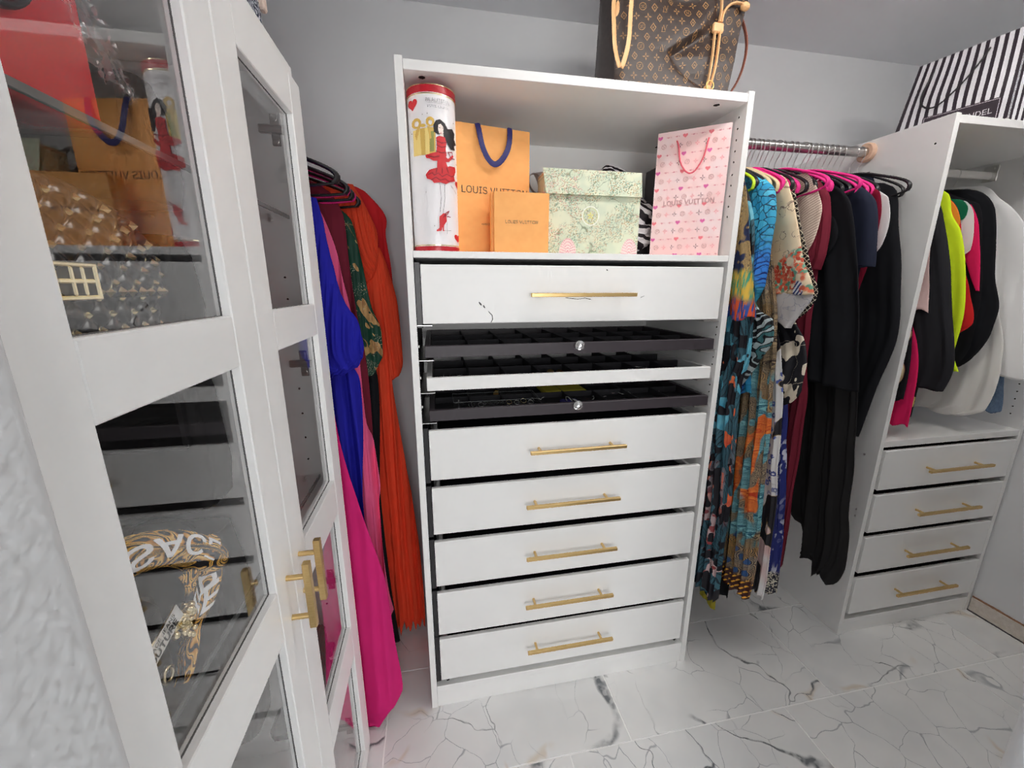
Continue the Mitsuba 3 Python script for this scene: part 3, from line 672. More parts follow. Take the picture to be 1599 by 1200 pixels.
# ------------------------------------------------------------------ hanging clothes
from scipy.interpolate import PchipInterpolator
def curve(pts):
    pts = sorted(pts); z = np.array([p[0] for p in pts]); y = np.array([p[1] for p in pts])
    keep = np.r_[True, np.diff(z) > 1e-4]
    return PchipInterpolator(z[keep], y[keep], extrapolate=True), z[keep][0], z[keep][-1]

def cloth_mesh(axis, c, front, back, t, fold=0.005, freq=7.0, grow=1.0, seed=0, nz=66, ns=96, ztop=None, zbot=None, hem=0.008, shoulder=0.06, cfun=None, soft=1.0):
    """a garment hanging in the plane axis = c (axis 0: x, 1: y). front / back: [(z, w)] edges of its outline in that plane (w is the other horizontal axis), or a number for back.
    t: thickness; fold: depth of the folds, which grow downwards."""
    ff, a0, a1 = curve(front)
    if isinstance(back, (int, float)):
        bf, b0, b1 = (lambda z: np.full_like(z, back)), a0, a1
    else:
        bf, b0, b1 = curve(back)
    z1 = ztop if ztop is not None else a1
    z0 = zbot if zbot is not None else a0
    zs = z1 - (z1 - z0) * np.linspace(0, 1, nz) ** 0.92
    q = np.random.default_rng(seed); ph = q.uniform(0, 6.28, 8); fr = freq * q.uniform(0.75, 1.25, 8)
    s = np.linspace(0, 1, ns); s = 0.5 - 0.5 * np.cos(np.pi * s)
    P1, P2 = [], []
    for z in zs:
        zc = np.array([z])
        f0 = float(ff(np.clip(zc, a0, a1))[0]); g0 = float(bf(np.clip(zc, b0, b1))[0])
        d = z1 - z
        k = min(1.0, d / max(shoulder, 1e-3))
        w = f0 + (g0 - f0) * s
        prof = np.sqrt(np.clip(1 - np.abs(2 * s - 1) ** 3.0, 0, 1)) * (0.25 + 0.75 * math.sqrt(min(1, d / 0.05 + 0.02)))
        A = fold * (0.25 + grow * min(1.5, d / 0.6))
        ln = abs(g0 - f0)
        W = (w - min(f0, g0)) / 0.1
        wob = 1.2 * (meshkit.noise(np.c_[w * 5, np.full(ns, z * 2.2), np.full(ns, seed * 1.3)], seed + 9) - 0.5) * 3
        disp = A * (np.sin(fr[0] * W + ph[0] + 1.1 * d + wob) + 0.55 * np.sin(fr[1] * 1.9 * W + ph[1] - 0.8 * d + wob) + 0.3 * np.sin(fr[2] * 3.1 * W + ph[2] + 2.0 * d))
        disp = disp * np.minimum(1, k) * (0.25 + 1.3 * meshkit.noise(np.c_[w * 16, np.full(ns, z * 1.6), np.full(ns, seed * 2.1)], seed + 4))
        ctr = c + (cfun(z) if cfun else 0.0)
        hz = hem * np.sin(fr[3] * 1.3 * W + ph[3]) * (d / (z1 - z0)) ** 6
        crumple = 0.006 * soft * (meshkit.noise(np.c_[w * 22, np.full(ns, z * 13), np.full(ns, seed * 3.7)], seed) - 0.5)
        crumple = crumple + 0.010 * soft * k * (meshkit.noise(np.c_[w * 9 + z * 3, np.full(ns, z * 7), np.full(ns, seed * 1.9)], seed + 2) - 0.5)
        P1.append(np.c_[ctr + disp - t / 2 * prof + crumple, w, z + hz]); P2.append(np.c_[ctr + disp + t / 2 * prof + crumple, w, z + hz])
    P1, P2 = np.array(P1), np.array(P2)
    loop = np.concatenate([P1, P2[:, ::-1][:, 1:-1]], axis=1)
    n, m_ = loop.shape[:2]
    mesh = grid(loop, True)
    v = np.asarray(mesh.vertices); f = [np.asarray(mesh.faces)]
    for row, flip in ((0, False), (n - 1, True)):
        base = row * m_
        for i in range(ns - 1):
            a, b = base + i, base + i + 1
            cc = base + (0 if i + 1 == ns - 1 and False else (m_ - i) % m_) if i > 0 else base
            dd = base + (m_ - (i + 1)) % m_ if i + 1 < ns - 1 else base + ns - 1
            tri = [[a, b, dd], [a, dd, cc]]
            for q_ in tri:
                if len(set(q_)) == 3: f.append(np.array([q_ if flip else q_[::-1]]))
    v = v.copy()
    if axis == 1: v = v[:, [1, 0, 2]]
    me = trimesh.Trimesh(v, np.vstack(f), process=False)
    me.fix_normals()
    return me

def garment(name, label, cat_, axis, c, front, back, mat, t=0.03, group=None, pname='body', **kw):
    key = thing(name, label, cat_, group)
    part(key, pname, cloth_mesh(axis, c, front, back, t, **kw), mat, True)
    return key

# --- right hand rail (planes of constant x, front edges towards the camera)
SH = lambda z, y: [(z + 0.055, 0.19), (z + 0.02, 0.10), (z, y)]
def rail_garment(name, label, cat_, x, front, mat, back=0.43, t=0.028, zt=1.845, **kw):
    front = list(front); t = t * 0.62; kw['fold'] = kw.get('fold', 0.005) * 0.85
    top = max(front)
    if top[0] < zt - 0.01: front += [(zt, max(top[1] + 0.10, 0.16))]
    if isinstance(back, (int, float)):
        zmin = min(front)[0]
        back = [(zt, 0.33), (zt - 0.05, back - 0.04), (zt - 0.12, back), (zmin, back)]
    return garment(name, label, cat_, 0, x, front, back, mat, t, **kw)

rail_garment('maxi_dress', 'long maxi dress with dark teal leaf print hanging beside the drawer unit', 'dress', 1.075, [(1.764, 0.066), (1.525, 0.0), (1.407, -0.02), (1.244, -0.03), (1.145, -0.01), (0.925, -0.026), (0.68, -0.032), (0.412, -0.033), (0.30, -0.036)], 'print_leaf', t=0.05, fold=0.0074, freq=19.2, seed=1)
rail_garment('blouse', 'blouse with parrot feather print in blue, yellow and orange, nearest the drawer unit', 'blouse', 1.03, [(1.795, 0.042), (1.677, 0.004), (1.504, -0.043), (1.37, -0.07)], 'print_parrot', t=0.03, fold=0.006, seed=2)
garment('wrap_top', 'black and white zebra-striped wrap top with teal between the print dresses', 'top', 0, 1.112, [(1.50, 0.06), (1.394, -0.002), (1.368, -0.06), (1.309, -0.071), (1.229, -0.027), (1.166, 0.012), (1.13, 0.05)], [(1.50, 0.30), (1.366, 0.30), (1.154, 0.20), (1.13, 0.12)], 'print_zebra_wrap', 0.036, fold=0.006, freq=22.4, seed=3)
bl = rail_garment('tunic', 'bright blue snake-print tunic with gathered long sleeve near the drawer unit', 'tunic', 1.145, [(1.812, 0.10), (1.76, 0.07), (1.68, 0.06), (1.566, 0.06), (1.30, 0.05), (1.10, 0.02)], 'print_blue_snake', t=0.03, fold=0.006, seed=4)
part(bl, 'sleeve', cloth_mesh(0, 1.135, [(1.822, 0.10), (1.76, 0.034), (1.682, 0.02), (1.566, 0.026), (1.476, 0.025), (1.44, 0.04), (1.415, 0.06)], [(1.822, 0.14), (1.682, 0.15), (1.476, 0.125), (1.415, 0.10)], 0.058, fold=0.004, freq=25.6, seed=41, hem=0.002), 'print_blue_snake', True)
rail_garment('maxi_dress', 'long maxi dress with feather print in brown, turquoise and flame orange', 'dress', 1.175, [(1.60, 0.06), (1.322, -0.017), (1.152, -0.035), (0.928, -0.050), (0.694, -0.066), (0.444, -0.077), (0.325, -0.074)], 'print_feather', t=0.05, zt=1.80, fold=0.0074, freq=20.8, seed=5)
kf = rail_garment('kaftan', 'cream kaftan with coral flowers and a pointed sleeve showing its silver lining', 'kaftan', 1.215, [(1.832, 0.105), (1.765, 0.047), (1.663, 0.003), (1.543, -0.043), (1.485, -0.078), (1.445, -0.095)], 'print_cream_floral', back=[(1.845, 0.30), (1.785, 0.20), (1.60, 0.13), (1.487, 0.108), (1.445, 0.115)], t=0.032, fold=0.005, freq=4, seed=6, hem=0.002)
part(kf, 'lining', cloth_mesh(0, 1.218, [(1.455, -0.088), (1.44, -0.09), (1.391, -0.061), (1.336, -0.026)], [(1.455, 0.10), (1.42, 0.122), (1.369, 0.049), (1.336, -0.018)], 0.024, fold=0.003, freq=4, seed=61, hem=0.0), 'print_silver_lining', True, 'silver grey inner side of the sleeve')
rail_garment('kaftan', 'black kaftan with a white net pattern along its edge, just behind the cream one', 'kaftan', 1.252, [(1.795, 0.085), (1.688, 0.035), (1.585, -0.013), (1.505, -0.050), (1.45, -0.078), (1.40, -0.06), (1.36, -0.02)], 'print_lattice', t=0.03, fold=0.004, seed=7, hem=0.003)
rail_garment('maxi_dress', 'long white dress with dark and pink flower print low between the feather and navy dresses', 'dress', 1.232, [(1.30, 0.03), (1.102, -0.024), (0.879, -0.055), (0.692, -0.074), (0.519, -0.085), (0.335, -0.088)], 'print_white_floral', zt=1.40, t=0.045, fold=0.0056, freq=19.2, seed=8)
rail_garment('blouse', 'black and cream patched blouse with a tied front below the pointed kaftan sleeve', 'blouse', 1.275, [(1.45, 0.09), (1.35, 0.015), (1.28, -0.035), (1.209, -0.058), (1.133, -0.058), (1.085, -0.03), (1.05, 0.03)], 'print_cow', back=[(1.45, 0.3), (1.318, 0.25), (1.137, 0.16), (1.05, 0.10)], zt=1.46, t=0.05, fold=0.007, freq=7, seed=9, hem=0.004)
rail_garment('maxi_dress', 'long navy dress with white dash print ending above the marble floor', 'dress', 1.298, [(1.2, 0.06), (1.043, 0.012), (0.808, -0.018), (0.587, -0.044), (0.409, -0.062), (0.318, -0.066)], 'print_dashes', zt=1.40, t=0.045, fold=0.0062, freq=19.2, seed=10)
rail_garment('knit_top', 'beige ribbed knit top on a pink velvet hanger', 'top', 1.325, [(1.845, 0.112), (1.771, 0.055), (1.709, 0.031), (1.63, 0.037), (1.56, 0.075)], 'print_ribs', t=0.032, fold=0.004, seed=11)
mr = rail_garment('maxi_dress', 'long dark red dress with short sleeves beside the beige knit top', 'dress', 1.365, [(1.822, 0.102), (1.753, 0.060), (1.579, 0.050), (1.508, 0.046), (1.268, 0.035), (1.042, 0.000), (0.771, -0.008), (0.39, -0.022)], 'cloth_maroon', t=0.04, fold=0.0062, freq=19.2, seed=12)
part(mr, 'sleeve', cloth_mesh(0, 1.362, [(1.815, 0.10), (1.753, 0.05), (1.579, 0.024), (1.53, 0.034)], [(1.815, 0.14), (1.68, 0.13), (1.53, 0.12)], 0.05, fold=0.004, freq=19.2, seed=121, hem=0.006), 'cloth_maroon', True)
bd = rail_garment('dress', 'black tailored dress with a shirt front on a long pink hanger', 'dress', 1.425, [(1.821, 0.123), (1.729, 0.016), (1.566, -0.034), (1.284, -0.099), (1.130, -0.124)], 'cloth_black', t=0.042, fold=0.007, freq=5, seed=13, hem=0.003)
part(bd, 'collar', cloth_mesh(0, 1.405, [(1.70, 0.06), (1.63, 0.03), (1.58, 0.05), (1.55, 0.10)], [(1.70, 0.16), (1.60, 0.15), (1.55, 0.12)], 0.012, fold=0.002, seed=131), 'cloth_black', True)
rail_garment('maxi_dress', 'long sheer black dress with a flared uneven hem in front of the wardrobe side', 'dress', 1.475, [(1.60, 0.02), (1.15, -0.075), (0.93, -0.105), (0.696, -0.128), (0.494, -0.150), (0.42, -0.135), (0.385, -0.10)], 'cloth_black_warm', soft=1.5, back=[(1.80, 0.33), (1.2, 0.40), (0.93, 0.30), (0.72, 0.12), (0.594, 0.06), (0.43, -0.02), (0.385, -0.06)], zt=1.80, t=0.045, fold=0.0087, freq=9, seed=14, hem=0.03)
bt = rail_garment('tee', 'black short-sleeved top between the pink hanger and the dark red top', 'top', 1.525, [(1.806, 0.095), (1.732, 0.06), (1.55, 0.03), (1.28, 0.02), (1.05, 0.015)], 'cloth_navy', t=0.04, fold=0.006, seed=15)
part(bt, 'sleeve', cloth_mesh(0, 1.515, [(1.806, 0.084), (1.732, 0.015), (1.65, -0.008), (1.535, -0.023)], [(1.806, 0.14), (1.70, 0.11), (1.535, 0.085)], 0.05, fold=0.003, seed=151, hem=0.002), 'cloth_navy', True)
rail_garment('blouse', 'dark red top near the right end of the rod beside a white top', 'top', 1.572, [(1.815, 0.115), (1.776, 0.05), (1.697, 0.034), (1.60, 0.042), (1.40, 0.07)], 'cloth_wine', t=0.028, fold=0.004, seed=16)
rail_garment('blouse', 'white top showing as a narrow strip between dark red and black tops', 'top', 1.603, [(1.787, 0.075), (1.761, 0.045), (1.677, 0.028), (1.61, 0.037), (1.55, 0.09)], 'cloth_white', t=0.022, fold=0.002, seed=17)
rail_garment('cardigan', 'long black sleeveless cardigan last on the rod against the wardrobe side', 'cardigan', 1.648, [(1.817, 0.092), (1.786, 0.060), (1.679, 0.034), (1.466, -0.018), (1.293, -0.045), (1.096, -0.013), (0.904, 0.013)], 'cloth_black', t=0.042, fold=0.007, freq=5, seed=18)
rail_garment('jeans', 'dark navy jeans waistband standing up behind the last hangers on the rod', 'jeans', 1.688, [(1.886, 0.202), (1.844, 0.175), (1.3, 0.17)], 'cloth_navy', back=0.34, zt=1.888, t=0.03, fold=0.003, seed=19)
rail_garment('skirt', 'olive green dress hem hanging lowest beside the drawer unit', 'dress', 1.115, [(0.9, 0.03), (0.5, 0.015), (0.215, 0.01)], 'cloth_olive', back=[(0.95, 0.2), (0.215, 0.10)], zt=0.95, t=0.012, fold=0.003, seed=20, hem=0.002)
rail_garment('skirt', 'black dress hem hanging lowest below the feather print dress', 'dress', 1.205, [(0.9, 0.08), (0.5, 0.05), (0.215, 0.045)], 'cloth_black', back=[(0.95, 0.3), (0.215, 0.24)], zt=0.95, t=0.02, fold=0.006, seed=21)

hx = [(1.018, 'pink_velvet'), (1.032, 'pink_velvet'), (1.046, 'pink_velvet'), (1.062, 'pink_velvet'), (1.090, 'neon_plastic'), (1.112, 'black_plastic'), (1.140, 'black_plastic'), (1.158, 'ivory_plastic'), (1.176, 'ivory_plastic'), (1.20, 'pink_velvet'), (1.215, 'pink_velvet'),
      (1.236, 'black_plastic'), (1.252, 'pink_velvet'), (1.272, 'pink_velvet'), (1.296, 'black_plastic'), (1.318, 'pink_velvet'), (1.345, 'black_plastic'), (1.372, 'pink_velvet'), (1.396, 'pink_velvet'), (1.428, 'pink_velvet'), (1.452, 'black_plastic'), (1.476, 'black_plastic'),
      (1.50, 'pink_velvet'), (1.524, 'black_plastic'), (1.548, 'pink_velvet'), (1.572, 'pink_velvet'), (1.60, 'black_plastic'), (1.648, 'black_plastic'), (1.685, 'black_plastic')]
ORD = ['first', 'second', 'third', 'fourth', 'fifth', 'sixth', 'seventh', 'eighth', 'ninth', 'tenth', 'eleventh', 'twelfth', 'thirteenth', 'fourteenth', 'fifteenth', 'sixteenth']
nm = {'pink_velvet': 'hot pink velvet', 'black_plastic': 'black', 'neon_plastic': 'neon yellow-green', 'ivory_plastic': 'ivory'}
seen = {}
for i, (x, m_) in enumerate(hx):
    seen[m_] = seen.get(m_, 0) + 1
    M = T().translate([x, ROD_Y, ROD_Z]).rotate([0, 0, 1], float(rng.uniform(-5, 5))).rotate([1, 0, 0], float(rng.uniform(-1.5, 1.5)))
    if i in (15, 19, 27): M = M.scale([1, 1.32, 1.0])
    key = thing('clothes_hanger', f'{nm[m_]} hanger, {ORD[seen[m_] - 1]} of its colour from the drawer unit on the steel rod', 'hanger', f'{nm[m_]} hangers on the steel rod')
    scene[key + '__hook'] = {**hook_ply, 'to_world': M}
    if m_ not in body_ply: body_ply[m_] = mikit.ply(HB, m_, 40)
    scene[key + '__body'] = {**body_ply[m_], 'to_world': M}

# --- left alcove (rail runs away from the camera, planes of constant y)
LR = thing('alcove_rod', 'steel hanging rod behind the display cabinet carrying the bright dresses', 'rod')
part(LR, 'rod', tube([[-0.44, -0.075, 1.90], [-0.44, YB - 0.001, 1.90]], 0.013, 20), 'steel', 40)
def alcove(name, label, cat_, y, front, mat, back=-0.66, t=0.04, zt=1.80, **kw):
    front = list(front); top = max(front); t = t * 0.62; kw['fold'] = kw.get('fold', 0.005) * 0.9
    if top[0] < zt - 0.01: front += [(zt, -0.36)]
    zmin = min(front)[0]
    if isinstance(back, (int, float)):
        back = [(zt, -0.52), (zt - 0.08, back), (zmin, back)]
    return garment(name, label, cat_, 1, y, front, back, mat, t, **kw)
alcove('evening_dress', 'long magenta dress flowing out past the display cabinet to the floor', 'dress', -0.028, [(1.50, -0.30), (1.213, -0.222), (1.046, -0.208), (0.756, -0.154), (0.594, -0.119), (0.349, -0.107), (0.14, -0.092), (0.10, -0.105), (0.05, -0.150), (0.012, -0.175)], 'cloth_magenta', back=-0.62, zt=1.62, t=0.05, fold=0.006, freq=5, seed=31, hem=0.001)
bd = alcove('dress', 'royal blue dress with a gathered puff sleeve beside the display cabinet', 'dress', 0.065, [(1.60, -0.24), (1.266, -0.179), (1.189, -0.156), (0.987, -0.165), (0.769, -0.178), (0.60, -0.180)], 'cloth_royal_blue', t=0.045, fold=0.008, freq=12.8, seed=32)
part(bd, 'sleeve', cloth_mesh(1, 0.03, [(1.69, -0.215), (1.646, -0.207), (1.549, -0.195), (1.43, -0.172), (1.377, -0.142), (1.304, -0.130), (1.252, -0.147), (1.228, -0.19)], [(1.69, -0.26), (1.50, -0.28), (1.30, -0.30), (1.228, -0.27)], 0.07, fold=0.006, freq=19.2, seed=321, hem=0.004), 'cloth_royal_blue', True, 'gathered puff sleeve')
alcove('dress', 'light pink long dress hanging just behind the royal blue one', 'dress', 0.135, [(1.673, -0.23), (1.519, -0.194), (1.255, -0.164), (1.071, -0.162), (0.915, -0.137), (0.823, -0.132), (0.753, -0.143), (0.529, -0.138), (0.30, -0.125)], 'cloth_light_pink', t=0.04, fold=0.008, freq=12.8, seed=33, hem=0.012)
alcove('dress', 'dark red dress showing as a strip between pink and green dresses', 'dress', 0.185, [(1.733, -0.21), (1.657, -0.180), (1.521, -0.177), (1.162, -0.150), (0.68, -0.176)], 'cloth_maroon', t=0.035, fold=0.006, seed=34)
alcove('dress', 'dark green dress sleeve with golden leaves and berries', 'dress', 0.235, [(1.70, -0.20), (1.664, -0.168), (1.562, -0.151), (1.404, -0.129), (1.321, -0.105), (1.247, -0.106), (1.19, -0.137), (1.160, -0.164)], 'print_green_leaf', back=-0.40, t=0.05, zt=1.74, fold=0.005, freq=12.8, seed=35, hem=0.008)
alcove('trousers', 'black trouser legs hanging low between the pink and orange dresses', 'trousers', 0.285, [(1.138, -0.135), (0.695, -0.157), (0.36, -0.150), (0.03, -0.132)], 'cloth_black', back=-0.30, zt=1.60, t=0.04, fold=0.006, seed=36)
od = alcove('maxi_dress', 'long orange-red pleated dress nearest the drawer unit', 'dress', 0.345, [(1.76, -0.19), (1.713, -0.16), (1.633, -0.13), (1.464, -0.10), (1.119, -0.093), (0.995, -0.085), (0.729, -0.058), (0.408, -0.033), (0.123, -0.026), (0.045, -0.030)], 'cloth_orange_red', back=-0.56, t=0.055, zt=1.79, fold=0.0074, freq=22.4, seed=37, hem=0.02)
part(od, 'cape_sleeve', cloth_mesh(1, 0.325, [(1.79, -0.17), (1.713, -0.131), (1.633, -0.105), (1.56, -0.110), (1.505, -0.128), (1.48, -0.15)], [(1.79, -0.26), (1.60, -0.24), (1.48, -0.18)], 0.05, fold=0.005, freq=46.0, seed=371, hem=0.002, ns=120, grow=0.6), 'cloth_orange_red', True, 'finely pleated cape sleeve')
part(od, 'sleeve', cloth_mesh(1, 0.365, [(1.60, -0.105), (1.53, -0.083), (1.397, -0.058), (1.21, -0.052), (1.151, -0.066), (1.134, -0.088)], [(1.60, -0.14), (1.352, -0.125), (1.134, -0.112)], 0.05, fold=0.004, freq=22.4, seed=372, hem=0.001), 'cloth_orange_red', True)
alcove('dress', 'bright red short-sleeved dress at the very back of the alcove', 'dress', 0.43, [(1.807, -0.18), (1.778, -0.135), (1.696, -0.082), (1.653, -0.089), (1.532, -0.078), (1.418, -0.076), (1.347, -0.087), (1.2, -0.10)], 'cloth_bright_red', back=-0.5, zt=1.82, t=0.04, fold=0.006, freq=16.0, seed=38)
for i, (y, m_, lab) in enumerate(((-0.02, 'black_plastic', 'black hanger of the magenta dress beside the display cabinet'), (0.065, 'black_plastic', 'black hanger above the royal blue dress in the alcove'), (0.105, 'pink_velvet', 'hot pink hanger standing out above the blue dress in the alcove'), (0.135, 'black_plastic', 'black hanger just behind the hot pink one in the alcove'),
                                  (0.19, 'pink_velvet', 'hot pink hanger of the dark red dress in the alcove'), (0.24, 'black_plastic', 'black hanger of the green dress in the alcove'), (0.345, 'pink_velvet', 'hot pink hanger of the orange-red dress in the alcove'), (0.43, 'black_plastic', 'black hanger at the very back of the alcove'))):
    key = thing('clothes_hanger', lab, 'hanger')
    M = T().translate([-0.44, y, 1.90]).rotate([0, 0, 1], 90 + (4 if i % 2 else -3)).scale([1.7, 1.7, 1.0])
    scene[key + '__hook'] = {**hook_ply, 'to_world': M}
    if m_ not in body_ply: body_ply[m_] = mikit.ply(HB, m_, 40)
    scene[key + '__body'] = {**body_ply[m_], 'to_world': M}

# --- tops in the open wardrobe (planes of constant x)
def hang_top(name, label, cat_, x, front, mat, back=0.50, zt=1.845, **kw):
    return rail_garment(name, label, cat_, x, front, mat, back=back, zt=zt, **kw)
hang_top('embroidered_top', 'black top with raised gold scrollwork, partly behind the wardrobe side', 'top', 1.785, [(1.80, 0.10), (1.353, 0.02), (1.216, 0.0), (1.05, -0.01)], 'cloth_black', t=0.03, fold=0.003, seed=51)
hang_top('skirt', 'magenta and black skirt hem just inside the wardrobe side', 'skirt', 1.812, [(1.25, 0.0), (1.15, -0.02), (0.95, -0.03)], 'cloth_hot_pink', zt=1.5, t=0.018, fold=0.003, seed=52)
hang_top('blouse', 'blush pink top showing as a thin strip beside the black jacket', 'top', 1.832, [(1.75, 0.085), (1.50, 0.03), (1.38, 0.01)], 'cloth_blush', t=0.016, fold=0.002, seed=53)
jk = hang_top('jacket', 'black jacket with long straight sleeve beside the neon yellow one', 'jacket', 1.868, [(1.755, 0.085), (1.576, 0.06), (1.4, 0.03), (1.10, 0.01), (0.98, 0.01)], 'cloth_charcoal', t=0.03, fold=0.003, seed=54)
part(jk, 'sleeve', cloth_mesh(0, 1.862, [(1.79, 0.10), (1.755, 0.073), (1.576, 0.009), (1.4, -0.035), (1.18, -0.085), (1.10, -0.072)], [(1.79, 0.16), (1.40, 0.09), (1.10, 0.035)], 0.05, fold=0.003, seed=541, hem=0.001), 'cloth_charcoal', True)
part(jk, 'cuff_buckle', bx(1.83, 1.86, 0.0, 0.012, 1.02, 1.06, 0.002), 'gold', label='gold buckle')
hang_top('jacket', 'neon yellow jacket in the open wardrobe', 'jacket', 1.905, [(1.79, 0.078), (1.72, 0.055), (1.663, 0.02), (1.487, -0.033), (1.356, -0.052), (1.246, -0.051), (1.172, -0.08)], 'cloth_neon_yellow', back=[(1.845, 0.3), (1.738, 0.16), (1.533, 0.12), (1.172, 0.02)], t=0.034, fold=0.003, seed=55, hem=0.001)
hang_top('blouse', 'orange top just right of the neon yellow jacket', 'top', 1.938, [(1.765, 0.08), (1.735, 0.06), (1.69, 0.045), (1.62, 0.05), (1.55, 0.08)], 'cloth_tangerine', t=0.018, fold=0.002, seed=56)
hang_top('blouse', 'bright red top with a pointed hem beside the neon yellow jacket', 'top', 1.958, [(1.735, 0.075), (1.578, 0.03), (1.443, -0.024), (1.343, -0.051), (1.295, -0.015)], 'cloth_bright_red', t=0.026, fold=0.003, seed=57, hem=0.006)
hang_top('blouse', 'emerald green top showing a sliver behind the orange top', 'top', 1.984, [(1.775, 0.085), (1.74, 0.065), (1.70, 0.075)], 'cloth_emerald', zt=1.80, t=0.014, fold=0.001, seed=58)
hang_top('blouse', 'white top showing a thin edge beside the red stripe', 'top', 1.998, [(1.77, 0.08), (1.72, 0.05), (1.60, 0.035), (1.57, 0.06)], 'cloth_white', zt=1.80, t=0.010, fold=0.001, seed=59)
hang_top('blazer', 'black blazer with a crimson side stripe in the open wardrobe', 'blazer', 2.028, [(1.783, 0.103), (1.762, 0.062), (1.622, 0.025), (1.454, -0.010), (1.25, -0.02), (1.18, 0.0)], 'cloth_black', t=0.028, fold=0.003, seed=60)
part('blazer', 'side_stripe', cloth_mesh(0, 2.012, [(1.762, 0.075), (1.70, 0.045), (1.622, 0.023), (1.454, -0.014)], [(1.762, 0.10), (1.622, 0.072), (1.454, -0.005)], 0.008, fold=0.0, seed=601, hem=0.0), 'cloth_hot_pink', True, 'crimson side stripe')
hang_top('jacket', 'large black jacket with full sleeve in front of the white shirts', 'jacket', 2.085, [(1.825, 0.125), (1.769, 0.060), (1.734, 0.045), (1.511, 0.0), (1.376, -0.038), (1.307, -0.036), (1.206, 0.0), (1.17, 0.03)], 'cloth_black', t=0.05, fold=0.003, seed=61)
hang_top('shirt', 'off-white shirt hanging low under the black jackets in the wardrobe', 'shirt', 2.15, [(1.60, 0.09), (1.217, -0.05), (1.123, -0.06), (1.0, -0.045), (0.955, 0.02)], 'cloth_off_white', t=0.045, zt=1.82, fold=0.003, freq=5, seed=62, hem=0.006)
ws = hang_top('shirt', 'big white shirt hanging at the right end of the wardrobe rail', 'shirt', 2.235, [(1.862, 0.20), (1.80, 0.13), (1.757, 0.085), (1.682, 0.035), (1.397, -0.03), (1.127, -0.09)], 'cloth_white', t=0.06, zt=1.875, fold=0.003, freq=5, seed=63, hem=0.003)
hang_top('jeans', 'faded blue denim legs hanging below the big white shirt', 'jeans', 2.28, [(1.30, 0.05), (1.101, -0.005), (0.975, -0.02)], 'denim', zt=1.40, t=0.035, fold=0.003, seed=64)
# gold scrollwork on the black top (raised cord)
sc = spline([[1.768, 0.05, 1.36], [1.764, 0.015, 1.34], [1.764, 0.01, 1.29], [1.766, 0.03, 1.24], [1.765, 0.045, 1.20], [1.764, 0.02, 1.19], [1.764, 0.0, 1.17], [1.765, 0.01, 1.13], [1.766, 0.03, 1.10]], 60)
part('embroidered_top', 'gold_scroll', tube(sc, 0.009 + 0.003 * np.sin(np.linspace(0, 30, 60)), 10), 'pale_gold', 50, 'raised gold scrollwork')
for i, (x, lab) in enumerate(((1.80, 'chrome-hook hanger behind the wardrobe side'), (1.87, 'black hanger of the black jacket in the wardrobe'), (1.91, 'black hanger of the neon yellow jacket'), (1.96, 'black hanger of the red top in the wardrobe'), (2.03, 'black hanger of the striped blazer'), (2.09, 'black hanger of the large black jacket'), (2.16, 'black hanger just left of the white shirt'), (2.24, 'black hanger inside the big white shirt'))):
    hanger((x, 0.30, 1.93), float(rng.uniform(-4, 4)), 'black_plastic', lab, None)

# ------------------------------------------------------------------ display cabinet with glass doors on the left
CX, CY0, CY1, CZ = -0.2, -0.868, -0.080, 1.909
C = thing('display_cabinet', 'white display cabinet with two glazed doors and brass handles left of the bright dresses', 'cabinet')
XB = -0.77
part(C, 'side_panel', bx(XB, CX - 0.023, CY1 - 0.018, CY1, 0, CZ - 0.001, 0.001), 'white_laminate')
part(C, 'side_panel', bx(XB, CX - 0.023, CY0, CY0 + 0.018, 0, CZ - 0.001, 0.001), 'white_laminate')
part(C, 'top_panel', bx(XB, CX - 0.012, CY0, CY1, CZ, CZ + 0.020, 0.0015), 'white_laminate')
part(C, 'bottom_panel', bx(XB, CX - 0.03, CY0 + 0.0185, CY1 - 0.0185, 0.05, 0.068, 0.001), 'white_laminate')
part(C, 'back_panel', bx(XB - 0.006, XB, CY0, CY1, 0.02, CZ), 'white_laminate')
part(C, 'plinth', bx(CX - 0.06, CX - 0.045, CY0 + 0.0185, CY1 - 0.0185, 0, 0.05), 'white_laminate')
for z in (1.62, 1.372, 0.978, 0.30):
    g = part(C, 'glass_shelf', bx(XB + 0.002, -0.25, CY0 + 0.019, CY1 - 0.019, z, z + 0.006, 0.0008), 'shelf_glass', label='clear glass shelf')
    part(g, 'edge_trim', bx(-0.2502, -0.246, CY0 + 0.019, CY1 - 0.019, z - 0.001, z + 0.007, 0.0006), 'glass_edge', label='grey front edge')
    for y in (CY1 - 0.0185,):
        part(g, 'shelf_pin', cat(cyl((-0.285, y, z - 0.004), (-0.285, y - 0.012, z - 0.004), 0.004, 12), cyl((-0.52, y, z - 0.004), (-0.52, y - 0.012, z - 0.004), 0.004, 12)), 'chrome', 30)
for z in (1.49, 1.44, 1.22, 1.155, 1.09, 1.03, 0.70, 0.64, 0.58):
    part(C, 'peg_hole', cyl((-0.272, CY1 - 0.0175, z), (-0.272, CY1 - 0.0186, z), 0.0026, 10), 'dark_hole')
for z in (1.80, 1.284, 0.66, 0.12):
    y = CY1 - 0.018
    part(C, 'hinge', cat(bx(-0.285, -0.226, y - 0.010, y, z - 0.009, z + 0.009, 0.002), bx(-0.262, -0.244, y - 0.004, y, z - 0.032, z + 0.032, 0.0015), cyl((-0.253, y, z + 0.022), (-0.253, y - 0.006, z + 0.022), 0.006, 14), cyl((-0.253, y, z - 0.022), (-0.253, y - 0.006, z - 0.022), 0.006, 14)), 'steel', 30, 'metal hinge plate')
RZ = [(0.012, 0.078), (0.440, 0.538), (0.895, 0.988), (1.360, 1.430), (1.815, 1.895)]
